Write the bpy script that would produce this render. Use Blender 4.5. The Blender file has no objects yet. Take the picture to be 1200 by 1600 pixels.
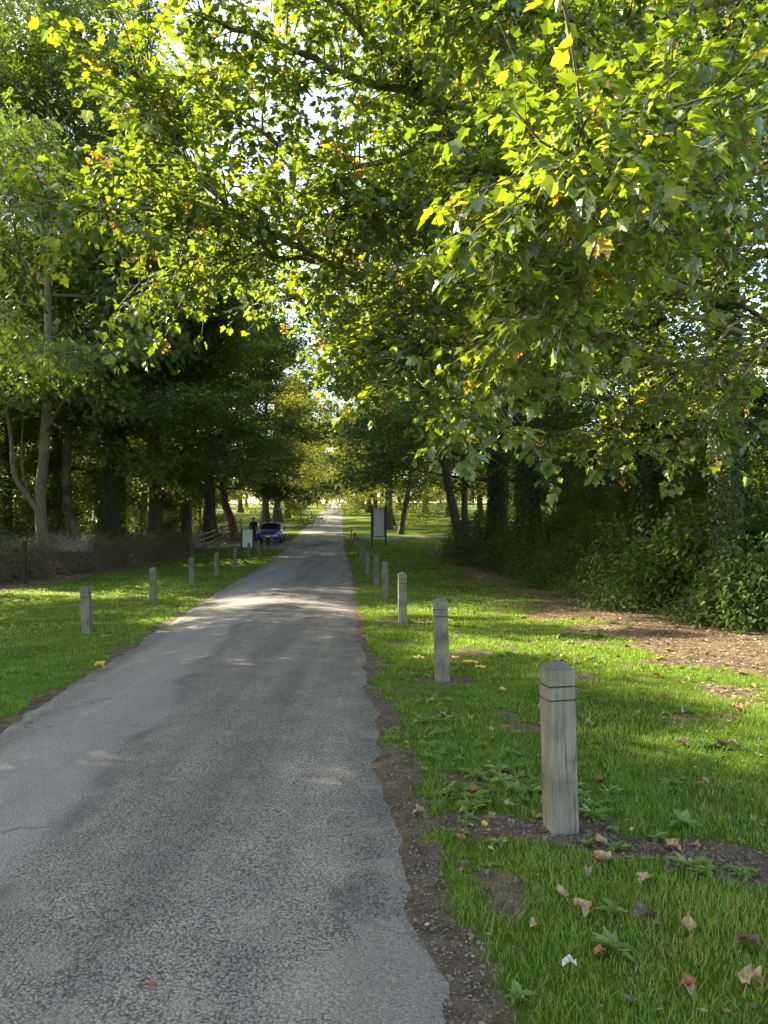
import bpy, bmesh, math, random
import numpy as np
from mathutils import Vector, Matrix

random.seed(7)
RNG = np.random.default_rng(7)
SC = bpy.context.scene
COL = SC.collection
PI = math.pi
F, CX, HV, EYE = 1150.0, 600.0, 834.0, 1.65     # focal length in photo pixels, centre column, eye-level row, eye height

# ------------------------------------------------------------------ noise + terrain
_tab = np.random.default_rng(3).random((256, 256))
def vnoise(x, y):
    x = np.asarray(x, float); y = np.asarray(y, float)
    xi = np.floor(x).astype(int); yi = np.floor(y).astype(int)
    fx = x - xi; fy = y - yi
    fx = fx*fx*(3-2*fx); fy = fy*fy*(3-2*fy)
    a = _tab[xi & 255, yi & 255]; b = _tab[(xi+1) & 255, yi & 255]
    c = _tab[xi & 255, (yi+1) & 255]; d = _tab[(xi+1) & 255, (yi+1) & 255]
    return (a*(1-fx)+b*fx)*(1-fy) + (c*(1-fx)+d*fx)*fy
def fbm(x, y, o=4):
    s = 0; a = .5; t = 0
    for k in range(o):
        s = s + a*vnoise(np.asarray(x)*2**k+17.3*k, np.asarray(y)*2**k+5.1*k); t += a; a *= .5
    return s/t
def sstep(a, b, x):
    t = np.clip((np.asarray(x, float)-a)/(b-a), 0, 1)
    return t*t*(3-2*t)

_py = np.arange(-60, 1200, 1.0)
_pz = np.interp(_py, [-60, 18, 23, 28, 33, 38, 43, 48, 54, 60, 80, 110, 150, 200, 230, 300, 1200],
                [0, 0, .04, .13, .22, .33, .5, .78, 1.22, 1.6, 2.65, 4.3, 6.8, 9.8, 11.3, 12.4, 14])
_k = np.exp(-np.arange(-9, 10)**2/(2*3.0**2)); _k /= _k.sum()
_pz = np.convolve(np.pad(_pz, 9, mode='edge'), _k, mode='valid')
def prof(y): return np.interp(y, _py, _pz)
def ax_r(y): return np.interp(y, [-30, 2.5, 12, 28.7, 46, 60, 250], [1.9, .12, -.47, -1.3, -2.5, -3.4, -14.6])   # right asphalt edge
def ax_l(y): return np.interp(y, [-30, 5, 7, 12, 18, 21, 40, 60, 250], [-1.5, -3.1, -3.3, -3.85, -4.45, -4.8, -5.9, -7.1, -18.4])
def base_h(x, y):
    return prof(y) - .10*sstep(-2.2, -5.2, x) + .05*sstep(2, 8, x)
def road_d(x, y):          # <0 on the road, grows away from it
    return np.maximum(ax_l(y)-x, x-ax_r(y))
def ground_h(x, y):
    d = road_d(x, y)
    n = (fbm(np.asarray(x)*.9, np.asarray(y)*.9, 4)-.5)*.07*sstep(.2, 1.4, d)
    n = n + (fbm(np.asarray(x)*7, np.asarray(y)*7, 3)-.5)*.028*sstep(-.1, .3, d)
    verge = .02*sstep(.25, .8, d)
    return base_h(x, y) + n + verge - .07*sstep(-.12, -.4, d)
def gz(x, y): return float(ground_h(np.array([x]), np.array([y]))[0])
def pix(px, py, d):       # a place given by photo column, row and distance
    return np.array([(px-CX)/F*d, d, EYE-(py-HV)/F*d])
def onground(px, py):
    d = 5.0
    for _ in range(60):
        x = (px-CX)/F*d
        nd = (EYE-gz(x, d))*F/max(py-HV, .5)
        d += .5*(nd-d)
    return (px-CX)/F*d, d

BOL_R = [(876, 4.05), (691, 8.2), (629, 13.45), (602, 18.8), (588, 22.8), (575, 28), (567.5, 33), (563, 37.5), (558.5, 43), (554, 48)]
BOL_L = [(136, 12.9), (240, 18.0), (300, 24.0), (338, 27.8), (367, 32), (389, 38), (404, 41.5), (413, 46.6), (424.5, 46.9)]
BOLS = [((p-CX)/F*d, d) for p, d in BOL_R+BOL_L]

def bare(x, y):           # 1 = bare earth, 0 = full grass
    d = road_d(x, y)
    right = x > ax_r(y)-.5
    n = fbm(x*1.7+9, y*1.7, 4); n2 = fbm(x*5.3, y*5.3+40, 3)
    wid = np.where(right, np.interp(y, [0, 2.5, 5, 8, 12, 20, 50], [.48, .37, .30, .25, .18, .16, .14]), np.interp(y, [0, 8, 14, 25], [.20, .18, .15, .12]))
    b = 1-sstep(wid*.55, wid*1.35, d+(n-.5)*.5+(n2-.5)*.25)
    for i, (bx, by) in enumerate(BOLS[:5]):
        r = np.hypot((x-bx)*(.8 if i else 1), (y-by)*1.2)
        b = np.maximum(b, 1-sstep(.16, .40, r+(n2-.5)*.3))
    for i, (bx, by) in enumerate(BOLS[10:15]):
        r = np.hypot((x-bx), (y-by))
        b = np.maximum(b, .8*(1-sstep(.1, .26, r+(n2-.5)*.2)))
    # disturbed earth running out from the nearest bollard
    ax, ay, bx, by = .45, 4.25, 1.75, 3.55
    t = np.clip(((x-ax)*(bx-ax)+(y-ay)*(by-ay))/((bx-ax)**2+(by-ay)**2), 0, 1)
    r = np.hypot(x-ax-t*(bx-ax), y-ay-t*(by-ay))
    b = np.maximum(b, 1-sstep(.09, .22, r+(n2-.5)*.28+(n-.5)*.2))
    # worn earth under the wood on the right
    e = np.interp(y, [3, 6.5, 7.5, 9, 12, 20, 27, 40, 55], [6, 4.6, 3.5, 3.0, 2.7, 3.1, 2.5, 2.3, 1.6])
    w = sstep(-.2, 1.2, x-e+(n-.5)*3.2+(n2-.5)*1.2)*sstep(5.2, 7.4, y+(n-.5)*2)*(1-sstep(44, 51, y))
    b = np.maximum(b, w)
    # litter-covered floor of the left wood
    b = np.maximum(b, sstep(10.4, 11.6, -x+(n-.5)*1.2)*(1-sstep(62, 70, y))*sstep(12, 20, y+0*x))
    b = np.maximum(b, .8*sstep(.66, .75, n+(n2-.5)*.1)*sstep(.25, .5, d)*(1-sstep(30, 45, y)))
    return np.clip(b, 0, 1)

# ------------------------------------------------------------------ materials
def nodes(m):
    m.use_nodes = True
    nt = m.node_tree; nt.nodes.clear()
    return nt, nt.nodes, nt.links
def N(ns, t, **kw):
    n = ns.new(t)
    for k, v in kw.items():
        if k.startswith('i_'): n.inputs[k[2:].replace('_', ' ')].default_value = v
        else: setattr(n, k, v)
    return n
def ramp(ns, stops, interp='LINEAR'):
    r = ns.new('ShaderNodeValToRGB'); r.color_ramp.interpolation = interp
    e = r.color_ramp.elements
    while len(e) < len(stops): e.new(.5)
    for k, (p, c) in enumerate(stops):
        e[k].position = p; e[k].color = (*c, 1) if len(c) == 3 else c
    return r
def mat_plain(name, col, rough=.6, metal=0, spec=.5, var=.0, scale=6, bump=0, coat=0):
    m = bpy.data.materials.new(name); nt, ns, ln = nodes(m)
    p = N(ns, 'ShaderNodeBsdfPrincipled'); o = N(ns, 'ShaderNodeOutputMaterial')
    p.inputs['Base Color'].default_value = (*col, 1); p.inputs['Roughness'].default_value = rough
    p.inputs['Metallic'].default_value = metal; p.inputs['Specular IOR Level'].default_value = spec
    p.inputs['Coat Weight'].default_value = coat
    if var or bump:
        tc = N(ns, 'ShaderNodeTexCoord'); nz = N(ns, 'ShaderNodeTexNoise'); nz.inputs['Scale'].default_value = scale; nz.inputs['Detail'].default_value = 6
        ln.new(tc.outputs['Object'], nz.inputs['Vector'])
        if var:
            r = ramp(ns, [(.3, tuple(c*(1-var) for c in col)), (.7, tuple(min(1, c*(1+var)) for c in col))])
            ln.new(nz.outputs['Fac'], r.inputs[0]); ln.new(r.outputs[0], p.inputs['Base Color'])
        if bump:
            b = N(ns, 'ShaderNodeBump'); b.inputs['Strength'].default_value = .6; b.inputs['Distance'].default_value = bump
            ln.new(nz.outputs['Fac'], b.inputs['Height']); ln.new(b.outputs[0], p.inputs['Normal'])
    ln.new(p.outputs[0], o.inputs[0])
    return m
def mat_leaf(name, stops, trans, tw=.45, rough=.42, spec=.5):
    """stops: colours over the per-leaf 'tint'; trans multiplies the colour light takes passing through the blade"""
    m = bpy.data.materials.new(name); nt, ns, ln = nodes(m)
    a = N(ns, 'ShaderNodeAttribute', attribute_name='tint')
    r = ramp(ns, stops); ln.new(a.outputs['Fac'], r.inputs[0])
    p = N(ns, 'ShaderNodeBsdfPrincipled'); p.inputs['Roughness'].default_value = rough; p.inputs['Specular IOR Level'].default_value = spec
    t = N(ns, 'ShaderNodeBsdfTranslucent')
    mx = N(ns, 'ShaderNodeMix', data_type='RGBA', blend_type='MULTIPLY'); mx.inputs[0].default_value = 1; mx.inputs[7].default_value = (*trans, 1)
    ln.new(r.outputs[0], p.inputs['Base Color']); ln.new(r.outputs[0], mx.inputs[6]); ln.new(mx.outputs[2], t.inputs['Color'])
    ms = N(ns, 'ShaderNodeMixShader'); ms.inputs[0].default_value = tw
    ln.new(p.outputs[0], ms.inputs[1]); ln.new(t.outputs[0], ms.inputs[2])
    o = N(ns, 'ShaderNodeOutputMaterial'); ln.new(ms.outputs[0], o.inputs[0])
    return m
def mat_bark(name, c1, c2, scale=9, moss=None):
    m = bpy.data.materials.new(name); nt, ns, ln = nodes(m)
    tc = N(ns, 'ShaderNodeTexCoord'); mp = N(ns, 'ShaderNodeMapping'); mp.inputs['Scale'].default_value = (1, 1, .3)
    ln.new(tc.outputs['Object'], mp.inputs[0])
    n1 = N(ns, 'ShaderNodeTexNoise'); n1.inputs['Scale'].default_value = scale; n1.inputs['Detail'].default_value = 8; n1.inputs['Roughness'].default_value = .7
    ln.new(mp.outputs[0], n1.inputs['Vector'])
    r = ramp(ns, [(.32, c1), (.68, c2)]); ln.new(n1.outputs['Fac'], r.inputs[0])
    out = r.outputs[0]
    if moss:
        n2 = N(ns, 'ShaderNodeTexNoise'); n2.inputs['Scale'].default_value = 1.7; n2.inputs['Detail'].default_value = 5
        ln.new(tc.outputs['Object'], n2.inputs['Vector'])
        r2 = ramp(ns, [(.45, (0, 0, 0)), (.62, (1, 1, 1))]); ln.new(n2.outputs['Fac'], r2.inputs[0])
        mx = N(ns, 'ShaderNodeMix', data_type='RGBA'); ln.new(r2.outputs[0], mx.inputs[0]); ln.new(out, mx.inputs[6]); mx.inputs[7].default_value = (*moss, 1)
        out = mx.outputs[2]
    p = N(ns, 'ShaderNodeBsdfPrincipled'); p.inputs['Roughness'].default_value = .85; p.inputs['Specular IOR Level'].default_value = .25
    b = N(ns, 'ShaderNodeBump'); b.inputs['Strength'].default_value = .8; b.inputs['Distance'].default_value = .03
    ln.new(n1.outputs['Fac'], b.inputs['Height']); ln.new(b.outputs[0], p.inputs['Normal']); ln.new(out, p.inputs['Base Color'])
    o = N(ns, 'ShaderNodeOutputMaterial'); ln.new(p.outputs[0], o.inputs[0])
    return m

M = {}
M['syc_leaf'] = mat_leaf('sycamore_leaf', [(0, (.030, .056, .018)), (.5, (.058, .095, .024)), (.86, (.10, .135, .028)), (.94, (.17, .17, .03)), (.97, (.22, .13, .04)), (1, (.17, .085, .035))], (4.6, 3.9, .45), .36, .36, .9)
M['dark_leaf'] = mat_leaf('woodland_leaf', [(0, (.026, .050, .016)), (.6, (.050, .086, .021)), (1, (.09, .125, .027))], (3.4, 2.9, .5), .38, .45, .45)
M['ash_leaf'] = mat_leaf('ash_leaf', [(0, (.042, .075, .022)), (.6, (.072, .115, .027)), (1, (.11, .15, .032))], (2.5, 2.3, .5), .45, .5, .4)
M['lime_leaf'] = mat_leaf('avenue_leaf', [(0, (.08, .11, .015)), (.6, (.13, .155, .018)), (1, (.21, .17, .025))], (2.6, 2.1, .5), .48, .5, .4)
M['ivy_leaf'] = mat_leaf('ivy_leaf', [(0, (.020, .040, .010)), (.7, (.042, .072, .014)), (1, (.09, .115, .025))], (1.8, 1.8, .6), .25, .5, .35)
M['bush_leaf'] = mat_leaf('bush_leaf', [(0, (.03, .06, .015)), (.6, (.056, .10, .022)), (1, (.10, .145, .03))], (2.2, 2.2, .6), .4, .58, .3)
M['grass_blade'] = mat_leaf('grass_blade', [(0, (.056, .125, .014)), (.55, (.10, .205, .02)), (.84, (.15, .245, .028)), (.93, (.24, .22, .08)), (1, (.30, .25, .13))], (2.2, 1.9, .5), .42, .45, .35)
M['weed_leaf'] = mat_leaf('weed_leaf', [(0, (.09, .15, .03)), (.7, (.15, .215, .06)), (1, (.24, .29, .12))], (2.0, 1.9, .6), .4, .45, .4)
M['bark_pale'] = mat_bark('bark_pale', (.06, .047, .034), (.15, .122, .088), 7, (.12, .12, .06))
M['bark_dark'] = mat_bark('bark_dark', (.035, .027, .02), (.095, .075, .055), 8, (.05, .055, .025))
M['bark_red'] = mat_bark('bark_red', (.07, .038, .024), (.19, .11, .07), 8)
M['bark_moss'] = mat_bark('bark_mossy', (.07, .055, .035), (.17, .14, .085), 9, (.11, .11, .035))
M['twig'] = mat_bark('dead_twig', (.085, .070, .042), (.25, .205, .13), 12)
M['pale_twig'] = mat_bark('pale_twig', (.2, .18, .14), (.42, .38, .31), 12)

def mat_ground():
    m = bpy.data.materials.new('grass_and_earth'); nt, ns, ln = nodes(m)
    tc = N(ns, 'ShaderNodeTexCoord'); P = tc.outputs['Object']
    a = N(ns, 'ShaderNodeAttribute', attribute_name='bare')
    def noise(s, d=6, r=.6):
        n = N(ns, 'ShaderNodeTexNoise'); n.inputs['Scale'].default_value = s; n.inputs['Detail'].default_value = d; n.inputs['Roughness'].default_value = r
        ln.new(P, n.inputs['Vector']); return n
    n_f, n_m, n_b, n_g = noise(55, 6, .75), noise(8), noise(.35), noise(150, 3, .7)
    soil = ramp(ns, [(.25, (.035, .024, .016)), (.45, (.085, .06, .04)), (.6, (.16, .115, .078)), (.72, (.30, .23, .165))])
    ln.new(n_f.outputs['Fac'], soil.inputs[0])
    soil2 = ramp(ns, [(.3, (.10, .068, .042)), (.5, (.20, .14, .085)), (.68, (.34, .25, .16))])
    ln.new(n_g.outputs['Fac'], soil2.inputs[0])
    ms = N(ns, 'ShaderNodeMix', data_type='RGBA'); rr = ramp(ns, [(.4, (0, 0, 0)), (.62, (1, 1, 1))]); ln.new(n_m.outputs['Fac'], rr.inputs[0])
    ln.new(rr.outputs[0], ms.inputs[0]); ln.new(soil.outputs[0], ms.inputs[6]); ln.new(soil2.outputs[0], ms.inputs[7])
    gr = ramp(ns, [(.25, (.034, .055, .006)), (.5, (.082, .122, .008)), (.75, (.135, .165, .010))])
    mg = N(ns, 'ShaderNodeMath', operation='MULTIPLY_ADD'); mg.inputs[1].default_value = .45
    ln.new(n_f.outputs['Fac'], mg.inputs[0])
    mh = N(ns, 'ShaderNodeMath', operation='MULTIPLY'); mh.inputs[1].default_value = .55; ln.new(n_b.outputs['Fac'], mh.inputs[0]); ln.new(mh.outputs[0], mg.inputs[2])
    ln.new(mg.outputs[0], gr.inputs[0])
    # bare mask sharpened by fine noise
    md = N(ns, 'ShaderNodeMath', operation='MULTIPLY_ADD'); md.inputs[1].default_value = .5; md.inputs[2].default_value = -.25
    ln.new(n_f.outputs['Fac'], md.inputs[0])
    ad = N(ns, 'ShaderNodeMath', operation='ADD'); ln.new(md.outputs[0], ad.inputs[0]); ln.new(a.outputs['Fac'], ad.inputs[1])
    mk = ramp(ns, [(.32, (0, 0, 0)), (.6, (1, 1, 1))]); ln.new(ad.outputs[0], mk.inputs[0])
    mx = N(ns, 'ShaderNodeMix', data_type='RGBA'); ln.new(mk.outputs[0], mx.inputs[0]); ln.new(gr.outputs[0], mx.inputs[6]); ln.new(ms.outputs[2], mx.inputs[7])
    p = N(ns, 'ShaderNodeBsdfPrincipled'); p.inputs['Roughness'].default_value = .95; p.inputs['Specular IOR Level'].default_value = .1
    ln.new(mx.outputs[2], p.inputs['Base Color'])
    b = N(ns, 'ShaderNodeBump'); b.inputs['Strength'].default_value = 1; b.inputs['Distance'].default_value = .05
    ln.new(n_f.outputs['Fac'], b.inputs['Height']); ln.new(b.outputs[0], p.inputs['Normal'])
    o = N(ns, 'ShaderNodeOutputMaterial'); ln.new(p.outputs[0], o.inputs[0])
    return m
M['ground'] = mat_ground()

def mat_road():
    m = bpy.data.materials.new('worn_asphalt'); nt, ns, ln = nodes(m)
    tc = N(ns, 'ShaderNodeTexCoord'); P = tc.outputs['Object']
    a = N(ns, 'ShaderNodeAttribute', attribute_name='wear')      # r: polished left patch, g: dust, b: dark joint
    sep = N(ns, 'ShaderNodeSeparateColor'); ln.new(a.outputs['Color'], sep.inputs[0])
    def noise(s, d=6, r=.6):
        n = N(ns, 'ShaderNodeTexNoise'); n.inputs['Scale'].default_value = s; n.inputs['Detail'].default_value = d; n.inputs['Roughness'].default_value = r
        ln.new(P, n.inputs['Vector']); return n
    v = N(ns, 'ShaderNodeTexVoronoi'); v.inputs['Scale'].default_value = 88; ln.new(P, v.inputs['Vector'])
    v2 = N(ns, 'ShaderNodeTexVoronoi'); v2.inputs['Scale'].default_value = 140; ln.new(P, v2.inputs['Vector'])
    n1, n2, n3 = noise(45, 5, .7), noise(2.6, 7, .65), noise(.55, 4)
    st = ramp(ns, [(.12, (.31, .278, .236)), (.45, (.185, .166, .141)), (.8, (.046, .041, .035))]); ln.new(v.outputs['Distance'], st.inputs[0])
    # single stones differ
    hs = ramp(ns, [(0, (.7, .7, .7)), (1, (1.35, 1.32, 1.27))]); sv = N(ns, 'ShaderNodeSeparateColor'); ln.new(v.outputs['Color'], sv.inputs[0]); ln.new(sv.outputs[0], hs.inputs[0])
    m1 = N(ns, 'ShaderNodeMix', data_type='RGBA', blend_type='MULTIPLY'); m1.inputs[0].default_value = 1; ln.new(st.outputs[0], m1.inputs[6]); ln.new(hs.outputs[0], m1.inputs[7])
    # broad wear
    br = ramp(ns, [(.3, (.8, .8, .81)), (.5, (1.0, 1.0, 1.0)), (.72, (1.32, 1.28, 1.2))]); ln.new(n2.outputs['Fac'], br.inputs[0])
    m2 = N(ns, 'ShaderNodeMix', data_type='RGBA', blend_type='MULTIPLY'); m2.inputs[0].default_value = 1; ln.new(m1.outputs[2], m2.inputs[6]); ln.new(br.outputs[0], m2.inputs[7])
    mps = N(ns, 'ShaderNodeMapping'); mps.inputs['Scale'].default_value = (2.6, .12, 1); mps.inputs['Rotation'].default_value = (0, 0, -.058); ln.new(P, mps.inputs[0])
    ng = N(ns, 'ShaderNodeTexNoise'); ng.inputs['Scale'].default_value = 1.0; ng.inputs['Detail'].default_value = 5; ln.new(mps.outputs[0], ng.inputs['Vector'])
    sg = ramp(ns, [(.35, (.72, .72, .73)), (.52, (1, 1, 1)), (.68, (1.28, 1.26, 1.22))]); ln.new(ng.outputs['Fac'], sg.inputs[0])
    m2b = N(ns, 'ShaderNodeMix', data_type='RGBA', blend_type='MULTIPLY'); m2b.inputs[0].default_value = 1; ln.new(m2.outputs[2], m2b.inputs[6]); ln.new(sg.outputs[0], m2b.inputs[7]); m2 = m2b
    # dust
    dm = N(ns, 'ShaderNodeMath', operation='MULTIPLY_ADD'); dm.inputs[1].default_value = 1.3; ln.new(n2.outputs['Fac'], dm.inputs[0]); ln.new(sep.outputs[1], dm.inputs[2])
    dr = ramp(ns, [(.88, (0, 0, 0)), (1.05, (.5, .5, .5))]); 
    d2 = N(ns, 'ShaderNodeMath', operation='MULTIPLY_ADD'); d2.inputs[1].default_value = .25; ln.new(n1.outputs['Fac'], d2.inputs[0]); d2.inputs[2].default_value = -.12
    d3 = N(ns, 'ShaderNodeMath', operation='ADD'); ln.new(dm.outputs[0], d3.inputs[0]); ln.new(d2.outputs[0], d3.inputs[1]); ln.new(d3.outputs[0], dr.inputs[0])
    m3 = N(ns, 'ShaderNodeMix', data_type='RGBA'); ln.new(dr.outputs[0], m3.inputs[0]); ln.new(m2.outputs[2], m3.inputs[6]); m3.inputs[7].default_value = (.24, .205, .165, 1)
    # polished, finer left patch
    fine = ramp(ns, [(.3, (.145, .132, .115)), (.7, (.215, .196, .17))]); ln.new(n1.outputs['Fac'], fine.inputs[0])
    pf = N(ns, 'ShaderNodeMath', operation='MULTIPLY'); pf.inputs[1].default_value = .62; ln.new(sep.outputs[0], pf.inputs[0])
    m4 = N(ns, 'ShaderNodeMix', data_type='RGBA'); ln.new(pf.outputs[0], m4.inputs[0]); ln.new(m3.outputs[2], m4.inputs[6]); ln.new(fine.outputs[0], m4.inputs[7])
    m5 = N(ns, 'ShaderNodeMix', data_type='RGBA'); ln.new(sep.outputs[2], m5.inputs[0]); ln.new(m4.outputs[2], m5.inputs[6]); m5.inputs[7].default_value = (.06, .058, .056, 1)
    p = N(ns, 'ShaderNodeBsdfPrincipled'); p.inputs['Roughness'].default_value = .68; p.inputs['Specular IOR Level'].default_value = .42
    # cracks: thin wandering lines that come and go
    nd = noise(1.3, 4); vd = N(ns, 'ShaderNodeVectorMath', operation='SCALE'); vd.inputs['Scale'].default_value = .9; ln.new(nd.outputs['Color'], vd.inputs[0])
    va = N(ns, 'ShaderNodeVectorMath', operation='ADD'); ln.new(P, va.inputs[0]); ln.new(vd.outputs[0], va.inputs[1])
    vc = N(ns, 'ShaderNodeTexVoronoi', feature='DISTANCE_TO_EDGE'); vc.inputs['Scale'].default_value = .55; ln.new(va.outputs[0], vc.inputs['Vector'])
    cr = ramp(ns, [(.004, (1, 1, 1)), (.014, (0, 0, 0))]); ln.new(vc.outputs['Distance'], cr.inputs[0])
    cm = ramp(ns, [(.5, (0, 0, 0)), (.62, (.85, .85, .85))]); ln.new(n3.outputs['Fac'], cm.inputs[0])
    cf = N(ns, 'ShaderNodeMath', operation='MULTIPLY'); ln.new(cr.outputs[0], cf.inputs[0]); ln.new(cm.outputs[0], cf.inputs[1])
    m6 = N(ns, 'ShaderNodeMix', data_type='RGBA'); ln.new(cf.outputs[0], m6.inputs[0]); ln.new(m5.outputs[2], m6.inputs[6]); m6.inputs[7].default_value = (.04, .037, .033, 1)
    ln.new(m6.outputs[2], p.inputs['Base Color'])
    inv = N(ns, 'ShaderNodeMath', operation='MULTIPLY_ADD'); inv.inputs[1].default_value = -1; inv.inputs[2].default_value = 1; ln.new(v.outputs['Distance'], inv.inputs[0])
    hh = N(ns, 'ShaderNodeMath', operation='ADD'); ln.new(inv.outputs[0], hh.inputs[0]); ln.new(n1.outputs['Fac'], hh.inputs[1])
    hk = N(ns, 'ShaderNodeMath', operation='MULTIPLY_ADD'); hk.inputs[1].default_value = -.7; hk.inputs[2].default_value = 1; ln.new(sep.outputs[0], hk.inputs[0])
    hf = N(ns, 'ShaderNodeMath', operation='MULTIPLY'); ln.new(hh.outputs[0], hf.inputs[0]); ln.new(hk.outputs[0], hf.inputs[1])
    b = N(ns, 'ShaderNodeBump'); b.inputs['Strength'].default_value = 1; b.inputs['Distance'].default_value = .016
    ln.new(hf.outputs[0], b.inputs['Height']); ln.new(b.outputs[0], p.inputs['Normal'])
    o = N(ns, 'ShaderNodeOutputMaterial'); ln.new(p.outputs[0], o.inputs[0])
    return m
M['road'] = mat_road()

def mat_wood(name, dark, light, green=None):
    m = bpy.data.materials.new(name); nt, ns, ln = nodes(m)
    tc = N(ns, 'ShaderNodeTexCoord'); oi = N(ns, 'ShaderNodeObjectInfo')
    off = N(ns, 'ShaderNodeVectorMath', operation='SCALE'); cb = N(ns, 'ShaderNodeCombineXYZ')
    ln.new(oi.outputs['Location'], off.inputs[0]); off.inputs['Scale'].default_value = 3.7
    ad = N(ns, 'ShaderNodeVectorMath', operation='ADD'); ln.new(tc.outputs['Object'], ad.inputs[0]); ln.new(off.outputs[0], ad.inputs[1])
    mp = N(ns, 'ShaderNodeMapping'); mp.inputs['Scale'].default_value = (1, 1, .045); ln.new(ad.outputs[0], mp.inputs[0])
    n1 = N(ns, 'ShaderNodeTexNoise'); n1.inputs['Scale'].default_value = 85; n1.inputs['Detail'].default_value = 6; n1.inputs['Roughness'].default_value = .65; ln.new(mp.outputs[0], n1.inputs['Vector'])
    n2 = N(ns, 'ShaderNodeTexNoise'); n2.inputs['Scale'].default_value = 4.5; n2.inputs['Detail'].default_value = 5; ln.new(ad.outputs[0], n2.inputs['Vector'])
    r = ramp(ns, [(.28, dark), (.55, tuple((a+b)/2 for a, b in zip(dark, light))), (.75, light)]); ln.new(n1.outputs['Fac'], r.inputs[0])
    out = r.outputs[0]
    st = ramp(ns, [(.35, (.62, .6, .58)), (.6, (1.1, 1.1, 1.08))]); ln.new(n2.outputs['Fac'], st.inputs[0])
    mm = N(ns, 'ShaderNodeMix', data_type='RGBA', blend_type='MULTIPLY'); mm.inputs[0].default_value = 1; ln.new(out, mm.inputs[6]); ln.new(st.outputs[0], mm.inputs[7]); out = mm.outputs[2]
    mc = N(ns, 'ShaderNodeMapping'); mc.inputs['Scale'].default_value = (1, 1, .05); ln.new(ad.outputs[0], mc.inputs[0])
    n4 = N(ns, 'ShaderNodeTexNoise'); n4.inputs['Scale'].default_value = 17; n4.inputs['Detail'].default_value = 3; ln.new(mc.outputs[0], n4.inputs['Vector'])
    r4 = ramp(ns, [(.486, (1, 1, 1)), (.497, (.25, .23, .2)), (.503, (.25, .23, .2)), (.514, (1, 1, 1))]); ln.new(n4.outputs['Fac'], r4.inputs[0])
    mm2 = N(ns, 'ShaderNodeMix', data_type='RGBA', blend_type='MULTIPLY'); mm2.inputs[0].default_value = .8; ln.new(out, mm2.inputs[6]); ln.new(r4.outputs[0], mm2.inputs[7]); out = mm2.outputs[2]
    if green:
        n3 = N(ns, 'ShaderNodeTexNoise'); n3.inputs['Scale'].default_value = 2.6; n3.inputs['Detail'].default_value = 4; ln.new(ad.outputs[0], n3.inputs['Vector'])
        r3 = ramp(ns, [(.42, (0, 0, 0)), (.68, (.6, .6, .6))]); ln.new(n3.outputs['Fac'], r3.inputs[0])
        mx = N(ns, 'ShaderNodeMix', data_type='RGBA'); ln.new(r3.outputs[0], mx.inputs[0]); ln.new(out, mx.inputs[6]); mx.inputs[7].default_value = (*green, 1); out = mx.outputs[2]
    p = N(ns, 'ShaderNodeBsdfPrincipled'); p.inputs['Roughness'].default_value = .82; p.inputs['Specular IOR Level'].default_value = .25; ln.new(out, p.inputs['Base Color'])
    b = N(ns, 'ShaderNodeBump'); b.inputs['Strength'].default_value = .55; b.inputs['Distance'].default_value = .006; ln.new(n1.outputs['Fac'], b.inputs['Height']); ln.new(b.outputs[0], p.inputs['Normal'])
    o = N(ns, 'ShaderNodeOutputMaterial'); ln.new(p.outputs[0], o.inputs[0])
    return m
M['bollard'] = mat_wood('weathered_timber', (.115, .102, .082), (.235, .215, .18), (.14, .138, .082))
M['bollard_cap'] = mat_wood('weathered_end_grain', (.075, .068, .062), (.16, .148, .138))
M['groove'] = mat_plain('groove_dark', (.035, .03, .026), .9)  # groove faces take a darker colour than the post timber
M['rail'] = mat_wood('old_fence_timber', (.12, .105, .085), (.30, .27, .23))
M['black'] = mat_plain('black_paint', (.012, .013, .013), .5)
M['panel_grey'] = mat_plain('grey_panel', (.46, .47, .48), .55, var=.08, scale=3)
M['panel_pale'] = mat_plain('pale_panel', (.66, .70, .68), .5, var=.06, scale=3)
M['stone'] = mat_plain('grit_stone', (.175, .14, .105), .9, var=.35, scale=30)

# ------------------------------------------------------------------ mesh helpers
def mesh_np(name, V, faces, mat=None, tint=None, smooth=False):
    """V (n,3); faces: list of (m,k) index arrays; tint: per-face floats in the same order"""
    me = bpy.data.meshes.new(name)
    V = np.ascontiguousarray(V, dtype=np.float32)
    faces = [np.asarray(f, dtype=np.int32) for f in faces if len(f)]
    me.vertices.add(len(V)); me.vertices.foreach_set('co', V.ravel())
    idx = np.concatenate([f.ravel() for f in faces]); cnt = np.concatenate([np.full(len(f), f.shape[1], np.int32) for f in faces])
    start = np.concatenate([[0], np.cumsum(cnt)[:-1]]).astype(np.int32)
    me.loops.add(len(idx)); me.loops.foreach_set('vertex_index', idx)
    me.polygons.add(len(cnt)); me.polygons.foreach_set('loop_start', start)
    try: me.polygons.foreach_set('loop_total', cnt)
    except Exception: pass
    me.polygons.foreach_set('use_smooth', np.full(len(cnt), smooth, dtype=bool))
    if tint is not None:
        a = me.attributes.new('tint', 'FLOAT', 'FACE'); a.data.foreach_set('value', np.asarray(tint, dtype=np.float32))
    me.update(calc_edges=True)
    me.validate()
    if mat: me.materials.append(mat)
    return me
def link(name, me, parent=None, loc=None):
    o = bpy.data.objects.new(name, me); COL.objects.link(o)
    if parent: o.parent = parent
    if loc is not None: o.location = loc
    return o
def tag(o, label=None, cat=None, group=None, kind=None):
    if label: o['label'] = label
    if cat: o['category'] = cat
    if group: o['group'] = group
    if kind: o['kind'] = kind
    return o
def thing(name, label, cat, loc=(0, 0, 0), rz=0, group=None):
    o = bpy.data.objects.new(name, None); COL.objects.link(o); o.empty_display_size = .2
    o.location = loc; o.rotation_euler = (0, 0, rz)
    return tag(o, label, cat, group)
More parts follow.
